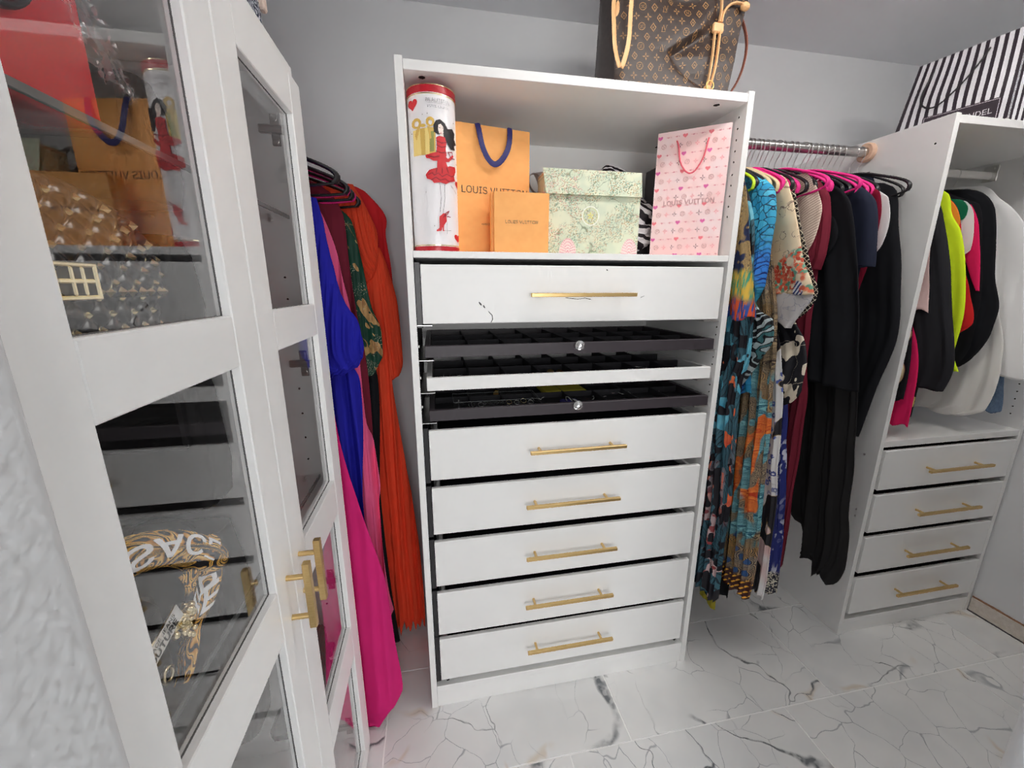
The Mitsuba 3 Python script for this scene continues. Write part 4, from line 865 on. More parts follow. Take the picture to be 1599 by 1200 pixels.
def door(y0, y1, hy, far):
    st = 0.071
    ms = [bx(CX - 0.021, CX, y0, y0 + st, 0.012, 1.895, 0.002), bx(CX - 0.021, CX, y1 - st, y1, 0.012, 1.895, 0.002)]
    for a, b in RZ:
        ms.append(bx(CX - 0.0205, CX - 0.0004, y0 + st, y1 - st, a, b, 0.0016))
    d = part(C, 'door', cat(ms), 'white_lacquer', label='white framed door with four glass panes')
    for (a, b), (c, e) in zip(RZ[:-1], RZ[1:]):
        v = np.array([[CX - 0.013, y0 + st, b], [CX - 0.013, y1 - st, b], [CX - 0.013, y1 - st, c], [CX - 0.013, y0 + st, c]])
        part(d, 'pane', trimesh.Trimesh(v, [[0, 1, 2], [0, 2, 3]], process=False), 'pane_glass')
        g = 0.0009
        part(d, 'gasket', cat(bx(CX - 0.014, CX - 0.0118, y0 + st, y0 + st + g, b, c), bx(CX - 0.014, CX - 0.0118, y1 - st - g, y1 - st, b, c), bx(CX - 0.014, CX - 0.0118, y0 + st, y1 - st, b, b + g), bx(CX - 0.014, CX - 0.0118, y0 + st, y1 - st, c - g, c)), 'gasket_grey')
    hz0, hz1 = (0.880, 1.010)
    part(d, 'handle', cat(bx(CX + 0.028, CX + 0.040, hy - 0.0062, hy + 0.0062, hz0, hz1 , 0.001), cyl((CX, hy, 0.983), (CX + 0.029, hy, 0.983), 0.0048, 16), cyl((CX, hy, 0.903), (CX + 0.029, hy, 0.903), 0.0048, 16)), 'brass', 35, 'brass bar handle')
    return d
door(CY0, -0.4755, -0.506, False)
door(-0.4725, CY1, -0.440, True)

# --- studded quilted handbag on the upper middle shelf
def quilt_bag():
    k = thing('quilted_handbag', 'black quilted patent handbag with gold pyramid studs and a gold clasp behind the upper glass', 'handbag')
    xf, y0, y1, z0, z1 = -0.268, -0.84, -0.580, 1.3795, 1.570
    ny, nz = 110, 90
    Y, Z = np.meshgrid(np.linspace(0, 1, ny), np.linspace(0, 1, nz), indexing='xy')
    def surf(u, v):
        u = np.asarray(u, float); v = np.asarray(v, float)
        y = y0 + (y1 - y0) * u; z = z0 + (z1 - z0) * v
        z = z - 0.05 * np.clip(v - 0.5, 0, 1) * np.clip((u - 0.55) / 0.45, 0, 1) ** 2 * 2
        a, b = (y * 1.0 + z) / 0.031, (y - z) / 0.031
        q = np.abs(np.sin(np.pi * a)) * np.abs(np.sin(np.pi * b))
        edge = np.clip(np.minimum.reduce([u, 1 - u, v, 1 - v]) * 14, 0, 1)
        flap = np.where(v > 0.42, 0.007, 0.0)
        x = xf + 0.006 * q ** 0.6 * edge + 0.010 * np.sin(np.pi * np.clip(v, 0, 1)) + flap - 0.022 * (1 - np.sqrt(np.clip(1 - (1 - edge) ** 2, 0, 1)))
        return np.stack([x, y, z], -1)
    front = surf(Y, Z)
    back = front.copy(); back[..., 0] = xf - 0.10 - 0.25 * (front[..., 0] - xf)
    fm, bm = grid(front), grid(back)
    b1 = np.concatenate([front[0], front[1:, -1], front[-1, -2::-1], front[-2:0:-1, 0]]); b2 = np.concatenate([back[0], back[1:, -1], back[-1, -2::-1], back[-2:0:-1, 0]])
    rim = grid(np.stack([b1, b2]), True)
    part(k, 'body', cat(fm, bm, rim), 'patent_black', 60)
    i = 0
    st = 0.031
    for a in range(-110, 110):
        for b in range(-110, 110):
            y, z = (a + b) * st / 2, (a - b) * st / 2
            if y0 + 0.012 < y < y1 - 0.008 and z0 + 0.01 < z < z1 - 0.012 and not (y < -0.700 and 1.452 < z < 1.49):
                p = surf(np.array([(y - y0) / (y1 - y0)]), np.array([(z - z0) / (z1 - z0)]))[0]
                m = trimesh.creation.cone(0.0056, 0.0065, sections=4)
                m.apply_transform(trimesh.transformations.rotation_matrix(math.pi / 2, (0, 1, 0)))
                m.apply_translation(p - [0.001, 0, 0]); part(k, 'stud', m, 'pale_gold'); i += 1
    for j in range(8):
        p = surf(np.array([(-0.695 + j * 0.015 - y0) / (y1 - y0)]), np.array([0.44]))[0]
        m = trimesh.creation.cone(0.0055, 0.006, sections=4); m.apply_transform(trimesh.transformations.rotation_matrix(math.pi / 2, (0, 1, 0))); m.apply_translation(p)
        part(k, 'stud', m, 'pale_gold')
    cl = []
    cx = xf + 0.026
    for (a, b, c, d) in ((-0.752, -0.703, 1.4855, 1.4895), (-0.752, -0.703, 1.4565, 1.4605), (-0.752, -0.747, 1.4565, 1.4895), (-0.708, -0.703, 1.4565, 1.4895), (-0.734, -0.730, 1.4605, 1.4855), (-0.722, -0.718, 1.4605, 1.4855), (-0.747, -0.708, 1.471, 1.475)):
        cl.append(bx(cx - 0.012, cx + 0.004, a, b, c, d, 0.001))
    part(k, 'clasp', cat(cl), 'pale_gold', label='gold openwork clasp')
quilt_bag()

# --- black handbags added deep on the shelves to darken the cabinet interior
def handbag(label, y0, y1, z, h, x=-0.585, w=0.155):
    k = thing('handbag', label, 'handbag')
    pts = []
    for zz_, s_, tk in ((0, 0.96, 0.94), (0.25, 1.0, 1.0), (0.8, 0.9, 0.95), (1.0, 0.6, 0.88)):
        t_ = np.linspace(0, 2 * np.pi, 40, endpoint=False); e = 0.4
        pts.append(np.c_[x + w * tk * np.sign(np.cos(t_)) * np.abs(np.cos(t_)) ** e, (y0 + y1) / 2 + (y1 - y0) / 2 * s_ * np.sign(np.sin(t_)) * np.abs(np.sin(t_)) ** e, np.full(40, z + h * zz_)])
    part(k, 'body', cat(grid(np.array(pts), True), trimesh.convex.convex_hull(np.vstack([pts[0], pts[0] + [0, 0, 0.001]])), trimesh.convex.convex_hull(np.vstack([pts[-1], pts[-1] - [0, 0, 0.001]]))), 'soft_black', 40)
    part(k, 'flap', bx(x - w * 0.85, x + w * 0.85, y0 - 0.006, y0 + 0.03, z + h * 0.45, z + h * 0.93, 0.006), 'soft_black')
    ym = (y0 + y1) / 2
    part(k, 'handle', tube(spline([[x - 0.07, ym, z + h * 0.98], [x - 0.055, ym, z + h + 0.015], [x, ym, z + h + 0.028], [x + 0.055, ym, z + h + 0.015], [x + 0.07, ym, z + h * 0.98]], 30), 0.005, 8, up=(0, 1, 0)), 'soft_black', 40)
handbag('added black handbag darkening the glass shelf beyond the studded quilted bag', -0.24, -0.105, 1.3785, 0.19)
handbag('added black handbag darkening the top glass shelf beyond the red box', -0.24, -0.105, 1.6265, 0.22)
handbag('added tall black tote darkening the glass shelf beyond the scarf handbag', -0.25, -0.105, 0.9845, 0.33)
handbag('added large black bag darkening the lowest glass shelf of the display cabinet', -0.25, -0.105, 0.3065, 0.60)

# --- red box bag on the upper glass shelf, with clear wrap
k = thing('red_gift_box', 'glossy red box bag with black loop handles on the top glass shelf', 'bag')
part(k, 'body', bx(-0.325, -0.262, -0.845, -0.615, 1.627, 1.86, 0.003), 'red_gloss')
for y in (-0.72,):
    part(k, 'handle', tube(spline([[-0.258, y - 0.045, 1.80], [-0.256, y - 0.04, 1.72], [-0.256, y, 1.683], [-0.256, y + 0.03, 1.70], [-0.257, y + 0.04, 1.74], [-0.258, y + 0.045, 1.80]], 40), 0.006, 10, flat=0.003), 'soft_black', 40, 'black loop handle')
q = np.random.default_rng(5)
U, V = np.meshgrid(np.linspace(0, 1, 26), np.linspace(0, 1, 40), indexing='xy')
Pw = np.stack([-0.245 + 0.010 * meshkit.noise(np.stack([U * 16, V * 18, V * 0 + 2], -1)), -0.692 + 0.055 * U + 0.05 * (1 - V), 1.655 + 0.09 * V + 0.015 * meshkit.noise(np.stack([U * 9, V * 11, V * 0 + 5], -1))], -1)
part(k, 'wrap', grid(Pw), 'clear_acrylic', False, 'crinkled clear wrap')

# --- handbag with a tied baroque scarf on the lower shelf
k = thing('scarf_handbag', 'black handbag with arched handle wrapped in a gold baroque lettered scarf behind the lower glass', 'handbag')
zs = 0.985
part(k, 'body', bx(-0.40, -0.275, -0.835, -0.655, zs, zs + 0.125, 0.02), 'patent_black')
arc = spline([[-0.30, -0.80, 1.10], [-0.29, -0.775, 1.155], [-0.275, -0.735, 1.187], [-0.262, -0.69, 1.178], [-0.252, -0.645, 1.145], [-0.247, -0.622, 1.112]], 70)
am = tube(arc, 0.029 + 0.004 * np.sin(np.linspace(0, 9, 70)), 24, flat=0.021)
uvs = np.c_[np.repeat(np.r_[np.linspace(0, 0.24, 70)], 24), np.tile(np.arange(24) / 24 * 0.13, 70)]; uvs = np.vstack([uvs, uvs[:1], uvs[-1:]])
part(k, 'scarf_wrap', am, 'print_baroque', True, 'gold baroque scarf wound on the handle', uv=uvs)
# hanging scarf tail
nU, nV = 40, 60
U, V = np.meshgrid(np.linspace(0, 1, nU), np.linspace(0, 1, nV), indexing='xy')
def tail(u, v, h=0.0):
    left = np.array([[-0.256, -0.668, 1.128], [-0.250, -0.655, 1.06], [-0.250, -0.700, 1.018]])
    yl = np.interp(v, [0, 0.45, 0.75, 1], [-0.672, -0.676, -0.700, -0.714]); yr = np.interp(v, [0, 0.3, 0.62, 1], [-0.602, -0.586, -0.622, -0.704])
    y = yl + (yr - yl) * u; z = 1.126 - 0.118 * v + 0.014 * u * (1 - v)
    x = -0.247 + 0.006 * np.sin(u * 7 + v * 3) + 0.003 * np.sin(v * 15) + h
    return np.stack([x, y, z], -1)
g1 = tail(U, V); g2 = g1.copy(); g2[..., 0] -= 0.003
part(k, 'scarf_tail', cat(grid(g1), grid(g2)), 'print_baroque', True, 'hanging scarf tail with white letters', uv=np.tile(np.c_[U.ravel() * 0.09, V.ravel() * 0.13], (2, 1)))
letters = [(text_at('UR', 0.45, 0.28, 0.75, True), [0.85] * 3), (text_at('RE', 0.52, 0.66, 0.62, True), [0.85] * 3)]
put_decal(k, 'scarf_lettering', [(affinity.scale(g, 1, 0.45, origin=(0.5, 0.45)), c) for g, c in letters], lambda a, b, h: tail(np.clip(a, 0, 1), np.clip(b, 0, 1), 0.0012 + h), edge=0.05, label='white scarf letters')
def on_arc(a, b, h):
    i = np.clip(a, 0, 1) * 69; i0 = np.floor(i).astype(int).clip(0, 68); f = (i - i0)[:, None]
    p = arc[i0] * (1 - f) + arc[i0 + 1] * f
    t = arc[i0 + 1] - arc[i0]; t /= np.linalg.norm(t, axis=1, keepdims=True)
    nrm = np.array([0.90, -0.30, 0.25]); nn = nrm - (t @ nrm)[:, None] * t; nn /= np.linalg.norm(nn, axis=1, keepdims=True)
    bt = np.cross(t, nn); ang = b[:, None]
    return p + (nn * np.cos(ang) + bt * np.sin(ang)) * (0.0300 + h[:, None])
put_decal(k, 'scarf_lettering', [(affinity.scale(text_at('VERSACE', 0.5, 0.0, 0.8, True), 1, 5.5, origin=(0.5, 0)), [0.85] * 3)], on_arc, edge=0.05, h=0.0015, label='white letters on the wound scarf')
qq = np.random.default_rng(3)
bd_ = [trimesh.creation.icosphere(1, float(qq.uniform(0.0028, 0.005))).apply_translation((-0.243 + qq.uniform(-0.006, 0.006), -0.690 + qq.normal(0, 0.008), 1.092 - abs(qq.normal(0, 0.014)))) for _ in range(70)]
part(k, 'rhinestone_knot', cat(bd_), 'pale_gold', True, 'cluster of gold beads at the knot', 'stuff')
pl_o = np.array([-0.243, -0.765, 1.078]); pu = np.array([0.06, 0.92, 0.36]); pu /= np.linalg.norm(pu); pw = np.array([0, -0.36, 0.92]); pw -= pu * (pu @ pw); pw /= np.linalg.norm(pw); pn = np.cross(pu, pw)
def plq(a, b, h): return pl_o + np.outer(a, pu) + np.outer(b, pw) + np.outer(h, pn)
pm = trimesh.creation.box((0.075, 0.022, 0.002)); M4 = np.eye(4); M4[:3, :3] = np.c_[pu, pw, pn]; M4[:3, 3] = pl_o + pu * 0.033; pm.apply_transform(M4)
part(k, 'name_plate', pm, 'chrome', label='metal name plate')
put_decal(k, 'plate_lettering', [(text_at('VERSACE JEANS', 0.033, 0.0055, 0.058), s2l(30, 28, 28)), (text_at('COUTURE', 0.033, -0.004, 0.056, True), s2l(30, 28, 28))], plq, edge=0, h=0.0014)
for (y, z) in ((-0.745, 1.125), (-0.735, 1.075), (-0.715, 1.03)):
    m = tube(np.c_[np.full(24, -0.254), y + 0.008 * np.cos(th24 := np.arange(24) * 2 * np.pi / 24), z + 0.009 * np.sin(th24)], 0.0022, 8, True, up=(1, 0, 0)); part(k, 'eyelet', m, 'pale_gold', True)

# --- small things behind the right-hand door
def blob(c, s, seed, amp=0.25, n=4, fr=2.2):
    m = trimesh.creation.icosphere(n, 1.0); v = np.array(m.vertices)
    d = 1 + amp * (meshkit.fbm(v * fr + seed * 5.3, 3, seed) - 0.5) * 2
    m.vertices = v * d[:, None] * np.array(s) + np.array(c); return m
m = blob((-0.30, -0.27, 1.655), (0.035, 0.045, 0.04), 4, 0.5, 4, 3.0); m.apply_translation((0, 0, 1.627 - m.bounds[0][2]))
single('tissue_pouch', m, 'paper_white', 'crumpled white tissue pouch on the top glass shelf behind the right door', 'pouch', True)
k = thing('boot', 'black boot with two side tabs standing behind the lower right pane', 'boot')
part(k, 'shaft', bx(-0.300, -0.252, -0.255, -0.185, 0.3365, 0.60, 0.010), 'soft_black')
part(k, 'foot', bx(-0.40, -0.252, -0.262, -0.180, 0.3065, 0.352, 0.014), 'soft_black')
for z in (0.42, 0.48):
    part(k, 'tab', bx(-0.275, -0.247, -0.19, -0.150, z, z + 0.02, 0.004), 'black_plastic')

# --- paisley bag on top of the cabinet
k = thing('paisley_bag', 'navy and white paisley fabric bag on top of the display cabinet', 'bag')
secs = []
for z, s_ in ((1.9295, 0.98), (1.94, 1.0), (2.0, 1.0), (2.07, 0.97), (2.14, 0.92), (2.15, 0.88)):
    t_ = np.linspace(0, 2 * np.pi, 60, endpoint=False); e = 0.35
    X = -0.33 + 0.075 * s_ * np.sign(np.cos(t_)) * np.abs(np.cos(t_)) ** e; Y_ = -0.20 + 0.155 * s_ * np.sign(np.sin(t_)) * np.abs(np.sin(t_)) ** e
    secs.append(np.c_[X, Y_, np.full(60, z)])
m = grid(np.array(secs), True); cap = trimesh.convex.convex_hull(secs[-1] + np.r_[[[0, 0, 0.0005]] * 60] * np.arange(60)[:, None] * 1e-3)
part(k, 'body', cat(m, trimesh.convex.convex_hull(np.vstack([secs[0], secs[0] + [0, 0, 0.001]])), trimesh.convex.convex_hull(np.vstack([secs[-1], secs[-1] - [0, 0, 0.001]]))), 'print_paisley', 40)
part(k, 'trim', bx(-0.262, -0.249, -0.085, -0.065, 2.03, 2.149, 0.003), 'cloth_beige', label='cream trim band')

# ------------------------------------------------------------------ things on the open shelf
ZS = 1.5635
# tin
TC, TR, TZ1 = np.array([0.0860, 0.082]), 0.0628, 1.967
k = thing('gift_tin', 'tall white cylindrical gift tin with red rims and a drawn lady carrying a gift', 'tin')
part(k, 'body', lathe([(0, ZS), (TR, ZS), (TR, TZ1 - 0.018)], 72, (*TC, 0)), 'tin_white', 40)
part(k, 'lid', lathe([(TR, TZ1 - 0.019), (TR + 0.0012, TZ1 - 0.018), (TR + 0.0012, TZ1 - 0.003), (TR - 0.002, TZ1), (0, TZ1)], 72, (*TC, 0)), 'tin_red', 40, 'red lid')
part(k, 'base_band', lathe([(TR + 0.0002, ZS + 0.002), (TR + 0.0008, ZS + 0.002), (TR + 0.0008, ZS + 0.013), (TR + 0.0002, ZS + 0.014)], 72, (*TC, 0)), 'tin_red', 40, 'red band')
for z in (TZ1 - 0.002, TZ1 - 0.022, ZS + 0.0165):
    part(k, 'gold_line', lathe([(TR + 0.0003, z - 0.0014), (TR + 0.0016, z - 0.001), (TR + 0.0016, z + 0.001), (TR + 0.0003, z + 0.0014)], 72, (*TC, 0)), 'pale_gold', 40)
t0 = math.atan2(EYE[1] - TC[1], EYE[0] - TC[0])
def tinmap(a, b, h):
    an = t0 + a / TR
    return np.c_[TC[0] + (TR + h) * np.cos(an), TC[1] + (TR + h) * np.sin(an), b]
def TP(*pts):
    o = []
    for X, Y_ in pts:
        xc = 205 + (Y_ - 100) / 1045 * 17; rel = np.clip((X - xc) / 152, -0.98, 0.98)
        o.append((TR * math.asin(rel), 1.958 - (Y_ - 110) / 1030 * 0.385))
    return o
def TPg(*pts): return Polygon(TP(*pts)).buffer(0)
def TE(x, y, rx, ry): return TPg(*[(x + rx * math.cos(a), y + ry * math.sin(a)) for a in np.linspace(0, 6.28, 28)[:-1]])
def heart(x, y, w, h): return TPg(*[(x + w / 2 * math.sin(a) ** 3, y - h / 2 * (13 * math.cos(a) - 5 * math.cos(2 * a) - 2 * math.cos(3 * a) - math.cos(4 * a)) / 15) for a in np.linspace(0, 6.28, 40)[:-1]])
RED, DRED, BLK, GLD, LG, CRM = s2l(206, 44, 50), s2l(140, 24, 36), s2l(30, 26, 30), s2l(214, 178, 92), s2l(240, 214, 134), s2l(250, 232, 222)
def TS(pts, w): return LineString(TP(*pts)).buffer(w / 152 * TR / 2)
it = [(heart(93, 203, 58, 76), RED), (heart(372, 690, 50, 66), RED), (heart(360, 1062, 46, 60), RED),
      (TPg((92, 365), (160, 358), (160, 525), (92, 525)), LG), (TPg((135, 360), (228, 350), (228, 520), (140, 525)), GLD), (TPg((165, 358), (190, 355), (190, 520), (165, 522)), LG), (TPg((194, 380), (220, 375), (218, 500), (192, 505)), s2l(150, 150, 80)),
      (TE(115, 325, 29, 32).difference(TE(116, 328, 14, 17)), GLD), (TE(198, 318, 26, 30).difference(TE(199, 322, 12, 15)), GLD), (TE(155, 342, 16, 11), GLD), (TPg((120, 350), (140, 345), (115, 430), (105, 400)), GLD), (TPg((180, 345), (196, 350), (205, 420), (195, 425)), GLD),
      (TPg((216, 340), (232, 308), (256, 298), (285, 318), (302, 348), (330, 335), (345, 360), (340, 395), (354, 420), (340, 440), (346, 465), (318, 470), (298, 440), (282, 410), (272, 390), (240, 392), (220, 380)), BLK),
      (TPg((246, 332), (262, 325), (276, 345), (276, 378), (262, 398), (249, 385), (243, 360)), CRM), (TPg((256, 390), (274, 385), (278, 412), (252, 414)), CRM), (TS([(250, 352), (256, 351)], 3), BLK), (TS([(266, 350), (272, 350)], 3), BLK), (TE(260, 384, 5, 3), RED),
      (TPg((232, 412), (252, 402), (284, 404), (292, 440), (286, 480), (292, 520), (270, 560), (242, 556), (228, 520), (236, 470)), RED), (TPg((165, 528), (200, 516), (236, 505), (258, 530), (248, 560), (210, 562), (190, 548), (170, 546)), RED),
      (TPg((262, 545), (290, 530), (300, 538), (330, 500), (334, 512), (306, 556), (280, 562)), RED), (TS([(330, 505), (326, 488), (300, 495), (318, 530), (340, 525)], 5), DRED), (TPg((236, 556), (284, 552), (300, 606), (232, 610)), RED),
      (TPg((164, 652), (186, 622), (230, 606), (268, 606), (310, 582), (342, 578), (346, 604), (334, 640), (342, 672), (310, 686), (284, 706), (250, 698), (214, 706), (196, 686), (170, 676)), RED)]
it += [(TS(p, 4), DRED) for p in ([(234, 436), (262, 446), (290, 436)], [(234, 462), (262, 472), (288, 462)], [(232, 500), (262, 508), (290, 498)], [(180, 650), (205, 640), (215, 655), (240, 640), (262, 660), (290, 640), (320, 650), (338, 630)], [(200, 685), (225, 668), (250, 685), (280, 672), (300, 686), (330, 668)],
                                  [(232, 608), (225, 640)], [(262, 606), (262, 640)], [(290, 598), (300, 630)], [(180, 535), (215, 540), (248, 530)])]
it += [(TS(p, 2.2), s2l(120, 110, 112)) for p in ([(246, 704), (254, 800), (244, 905)], [(274, 704), (276, 800), (262, 905)], [(310, 708), (345, 755)])]
it += [(TPg((240, 928), (262, 905), (280, 902), (284, 955), (266, 985), (266, 1026), (260, 1026), (258, 995), (250, 1024), (222, 1028), (222, 1018), (240, 1005)), RED), (TS([(264, 930), (280, 900), (298, 885), (290, 905), (270, 920), (305, 925)], 5), DRED), (TS([(270, 1020), (310, 1018)], 3), s2l(170, 170, 170)), (TS([(284, 960), (284, 1040)], 2), s2l(170, 170, 170))]
it += [(TE(x, y, 3, 3), s2l(150, 140, 130)) for x, y in ((156, 278), (184, 272), (92, 385), (330, 300), (345, 560), (165, 765), (210, 992))]
def tintext(txt, X, Y_, wpx, **kw):
    (c, z), = TP((X, Y_)); return text_at(txt, c, z, wpx / 152 * TR * 1.05, **kw)
it += [(tintext('BEAUTIFUL', 248, 190, 138), s2l(130, 126, 132)), (tintext('ESTEE LAUDER', 248, 228, 122), s2l(140, 136, 142)), (TS([(185, 207), (312, 207)], 1.6), s2l(160, 156, 162))]
put_decal(k, 'printed_drawing', it, tinmap, edge=0.006, h=0.0009, label='printed drawing of a dark-haired lady in a red dress')

# orange gift bag and box
def paper_bag(name, label, A, B, z1, depth, mat, back_dir):
    """flat-fronted paper carrier bag: front lower corners A, B (xy), height to z1; sides folded in"""
    A, B = np.array(A, float), np.array(B, float); bd = np.array(back_dir, float) * depth
    k = thing(name, label, 'gift bag')
    mid = bd * 0.5
    u = (B - A) / np.linalg.norm(B - A)
    inn = 0.018
    def ring(z, f):
        return [np.r_[A, z], np.r_[B, z], np.r_[B + mid * f - u * inn * (2 - 2 * f) , z], np.r_[B + bd * f, z], np.r_[A + bd * f, z], np.r_[A + mid * f + u * inn * (2 - 2 * f), z]]
    P = np.array([ring(ZS, 1.0), ring(ZS + 0.5 * (z1 - ZS), 0.97), ring(z1, 0.8)])
    m = grid(P, True)
    base = trimesh.Trimesh(P[0], [[0, 1, 2], [0, 2, 5], [5, 2, 3], [5, 3, 4]], process=False)
    part(k, 'body', cat(m, base), mat)
    n = np.array([u[1], -u[0], 0.0])
    return k, np.r_[A, ZS], np.r_[u, 0], n
k, o, u, n = paper_bag('orange_gift_bag', 'orange paper gift bag with a navy ribbon handle beside the gift tin', (0.150, 0.098), (0.371, 0.140), 1.914, 0.095, 'orange_card', (-0.18, 0.98))
fm = plane(o, u, n)
TXT = s2l(92, 60, 44)
put_decal(k, 'lettering', [(text_at('LOUIS VUITTON', 0.115, 0.180, 0.205), TXT), (text_at('MAISON FONDEE EN 1854', 0.115, 0.087, 0.085), TXT)], fm, edge=0.02, h=0.0007, label='brown lettering')
pt = lambda a, b, h=0.0: fm(np.array([a]), np.array([b]), np.array([h]))[0]
rp = spline([pt(0.062, 0.352, 0.003), pt(0.066, 0.320, 0.014), pt(0.078, 0.275, 0.020), pt(0.108, 0.248, 0.018), pt(0.135, 0.268, 0.018), pt(0.155, 0.310, 0.013), pt(0.160, 0.352, 0.003)], 60)
part(k, 'ribbon_handle', tube(rp, 0.0078, 10, flat=0.0012, up=n), 'ribbon_navy', 40, 'navy ribbon handle')
k = thing('orange_gift_box', 'flat orange gift box standing in front of the orange gift bag', 'gift box')
part(k, 'box', bx(0.246, 0.406, 0.036, 0.080, ZS, 1.727, 0.0015), 'orange_card')
part(k, 'lid_edge', bx(0.2405, 0.4065, 0.052, 0.082, ZS, 1.7285, 0.0012), 'orange_card')
put_decal(k, 'lettering', [(text_at('LOUIS VUITTON', 0.0, 0.0, 0.094), TXT)], plane((0.326, 0.036, 1.648), (1, 0, 0), (0, -1, 0)), edge=0.02)
# floral envelope bag
k = thing('floral_envelope_bag', 'pale green flower-print envelope gift bag with a folded flap in the middle of the shelf', 'gift bag')
A, B = np.array([0.404, 0.088]), np.array([0.715, 0.088])
part(k, 'body', bx(0.404, 0.715, 0.088, 0.165, ZS, 1.800, 0.002), 'print_envelope')
fv = np.array([[0.399, 0.087, 1.807], [0.712, 0.087, 1.807], [0.713, 0.076, 1.736], [0.407, 0.076, 1.736]]); fv2 = fv + [0, 0.0016, -0.0006]
part(k, 'flap', trimesh.convex.convex_hull(np.vstack([fv, fv2])), 'print_envelope', label='folded flap')
fme = plane((0.404, 0.088, ZS), (1, 0, 0), (0, -1, 0))
mv_ = lambda g, x, y: affinity.translate(g, x, y)
def star_(s): return affinity.scale(unary_union([affinity.rotate(Polygon([(0, 0.1), (0.25, 0.5), (0, 1.0), (-0.25, 0.5)]), 72 * i, origin=(0, 0)) for i in range(5)]), s, s, origin=(0, 0))
def fan(cx, w, h): return Polygon([(cx + w * math.cos(a), 0.002 + h * math.sin(a)) for a in np.linspace(0, math.pi, 30)])
items = [(Point(0.148, 0.116).buffer(0.028).difference(Point(0.148, 0.116).buffer(0.025)), s2l(238, 240, 226)), (unary_union([Point(0.148, 0.116).buffer(0.0225).difference(Point(0.148, 0.116).buffer(0.0215)), mv_(star_(0.012), 0.148, 0.116)]), s2l(222, 214, 130))]
for cx, w, h in ((0.078, 0.024, 0.044), (0.282, 0.024, 0.046)):
    items.append((fan(cx, w + 0.004, h + 0.004).intersection(sbox(0.001, 0.001, 0.31, 0.2)), s2l(236, 214, 208)))
    items.append((unary_union([Point(cx + rr * w * math.cos(a), 0.004 + rr * h * math.sin(a)).buffer(0.0018) for rr in (0.2, 0.4, 0.6, 0.8, 1.0) for a in np.linspace(0.1, 3.04, int(4 + 12 * rr)) if cx + rr * w * math.cos(a) < 0.308]), s2l(214, 140, 150)))
put_decal(k, 'round_seal', items[:2], fme, edge=0, h=0.0006, label='round pale seal')
put_decal(k, 'fan_flower', items[2:4], fme, edge=0, h=0.0006, label='pink fan flower')
put_decal(k, 'fan_flower', items[4:6], fme, edge=0, h=0.0006, label='pink fan flower')
# pink gift bag with hearts
k, o, u, n = paper_bag('pink_gift_bag', 'pale pink gift bag with hearts, monograms and a red cord handle', (0.800, 0.165), (0.966, 0.036), 1.945, 0.012, 'pink_card', (0.6, 0.8))
fmp = plane(o, u, n); Wp, Hp = 0.210, 1.945 - ZS
def lv(s):
    L = unary_union([stroke([(-0.42, 0.25), (-0.62, -0.55)], 0.14), stroke([(-0.66, -0.55), (0.12, -0.55)], 0.10), stroke([(0.12, -0.55), (0.16, -0.40)], 0.07), stroke([(-0.56, 0.27), (-0.28, 0.27)], 0.07)])
    Vv = unary_union([stroke([(-0.18, 0.60), (0.10, -0.32)], 0.15), stroke([(0.10, -0.32), (0.52, 0.60)], 0.08), stroke([(-0.32, 0.62), (-0.04, 0.62)], 0.07), stroke([(0.40, 0.62), (0.64, 0.62)], 0.07)])
    return affinity.scale(unary_union([L, Vv]), s, s, origin=(0, 0))
def star4(s, fat=0.20):
    pet = [affinity.rotate(Polygon([(0, 0.08), (fat, 0.5), (0, 1.0), (-fat, 0.5)]), 90 * i, origin=(0, 0)) for i in range(4)]
    return affinity.scale(unary_union(pet), s, s, origin=(0, 0))
def flower4(s):
    pet = [Point(0.48 * math.cos(a), 0.48 * math.sin(a)).buffer(0.36) for a in np.arange(4) * math.pi / 2]
    return affinity.scale(unary_union(pet).difference(Point(0, 0).buffer(0.16)), s, s, origin=(0, 0))
def diamond(s):
    d = Polygon([(0, 1), (0.8, 0), (0, -1), (-0.8, 0)])
    return affinity.scale(unary_union([d.difference(affinity.scale(d, 0.66, 0.66)), affinity.scale(flower4(1), 0.28, 0.28)]), s, s, origin=(0, 0))
def circ(s):
    return affinity.scale(unary_union([Point(0, 0).buffer(0.9).difference(Point(0, 0).buffer(0.72)), affinity.rotate(star4(0.6, 0.22), 45, origin=(0, 0))]), s, s, origin=(0, 0))
def heart2(s): return Polygon([(s * math.sin(a) ** 3, s * (13 * math.cos(a) - 5 * math.cos(2 * a) - 2 * math.cos(3 * a) - math.cos(4 * a)) / 16) for a in np.linspace(0, 6.28, 30)[:-1]]).buffer(0)
def arrow(s):
    return unary_union([stroke([(-1.7 * s, 0.0), (1.7 * s, 0.0)], 0.12 * s), stroke([(1.5 * s, 0.3 * s), (2.0 * s, 0.0), (1.5 * s, -0.3 * s)], 0.14 * s), Polygon([(-0.8 * s, 0), (-0.3 * s, 0.42 * s), (0, 0.26 * s), (0.3 * s, 0.42 * s), (0.8 * s, 0), (0.2 * s, -0.5 * s), (-0.2 * s, -0.5 * s)])])
mv = lambda g, x, y: affinity.translate(g, x, y)
face = sbox(0.001, 0.001, Wp - 0.001, Hp - 0.001)
PK, PR, PG, PD, PV = s2l(238, 128, 138), s2l(224, 110, 170), s2l(176, 170, 176), s2l(120, 78, 88), s2l(246, 172, 176)
items, rowh, colw = [], 0.0255, 0.0245
i = 0
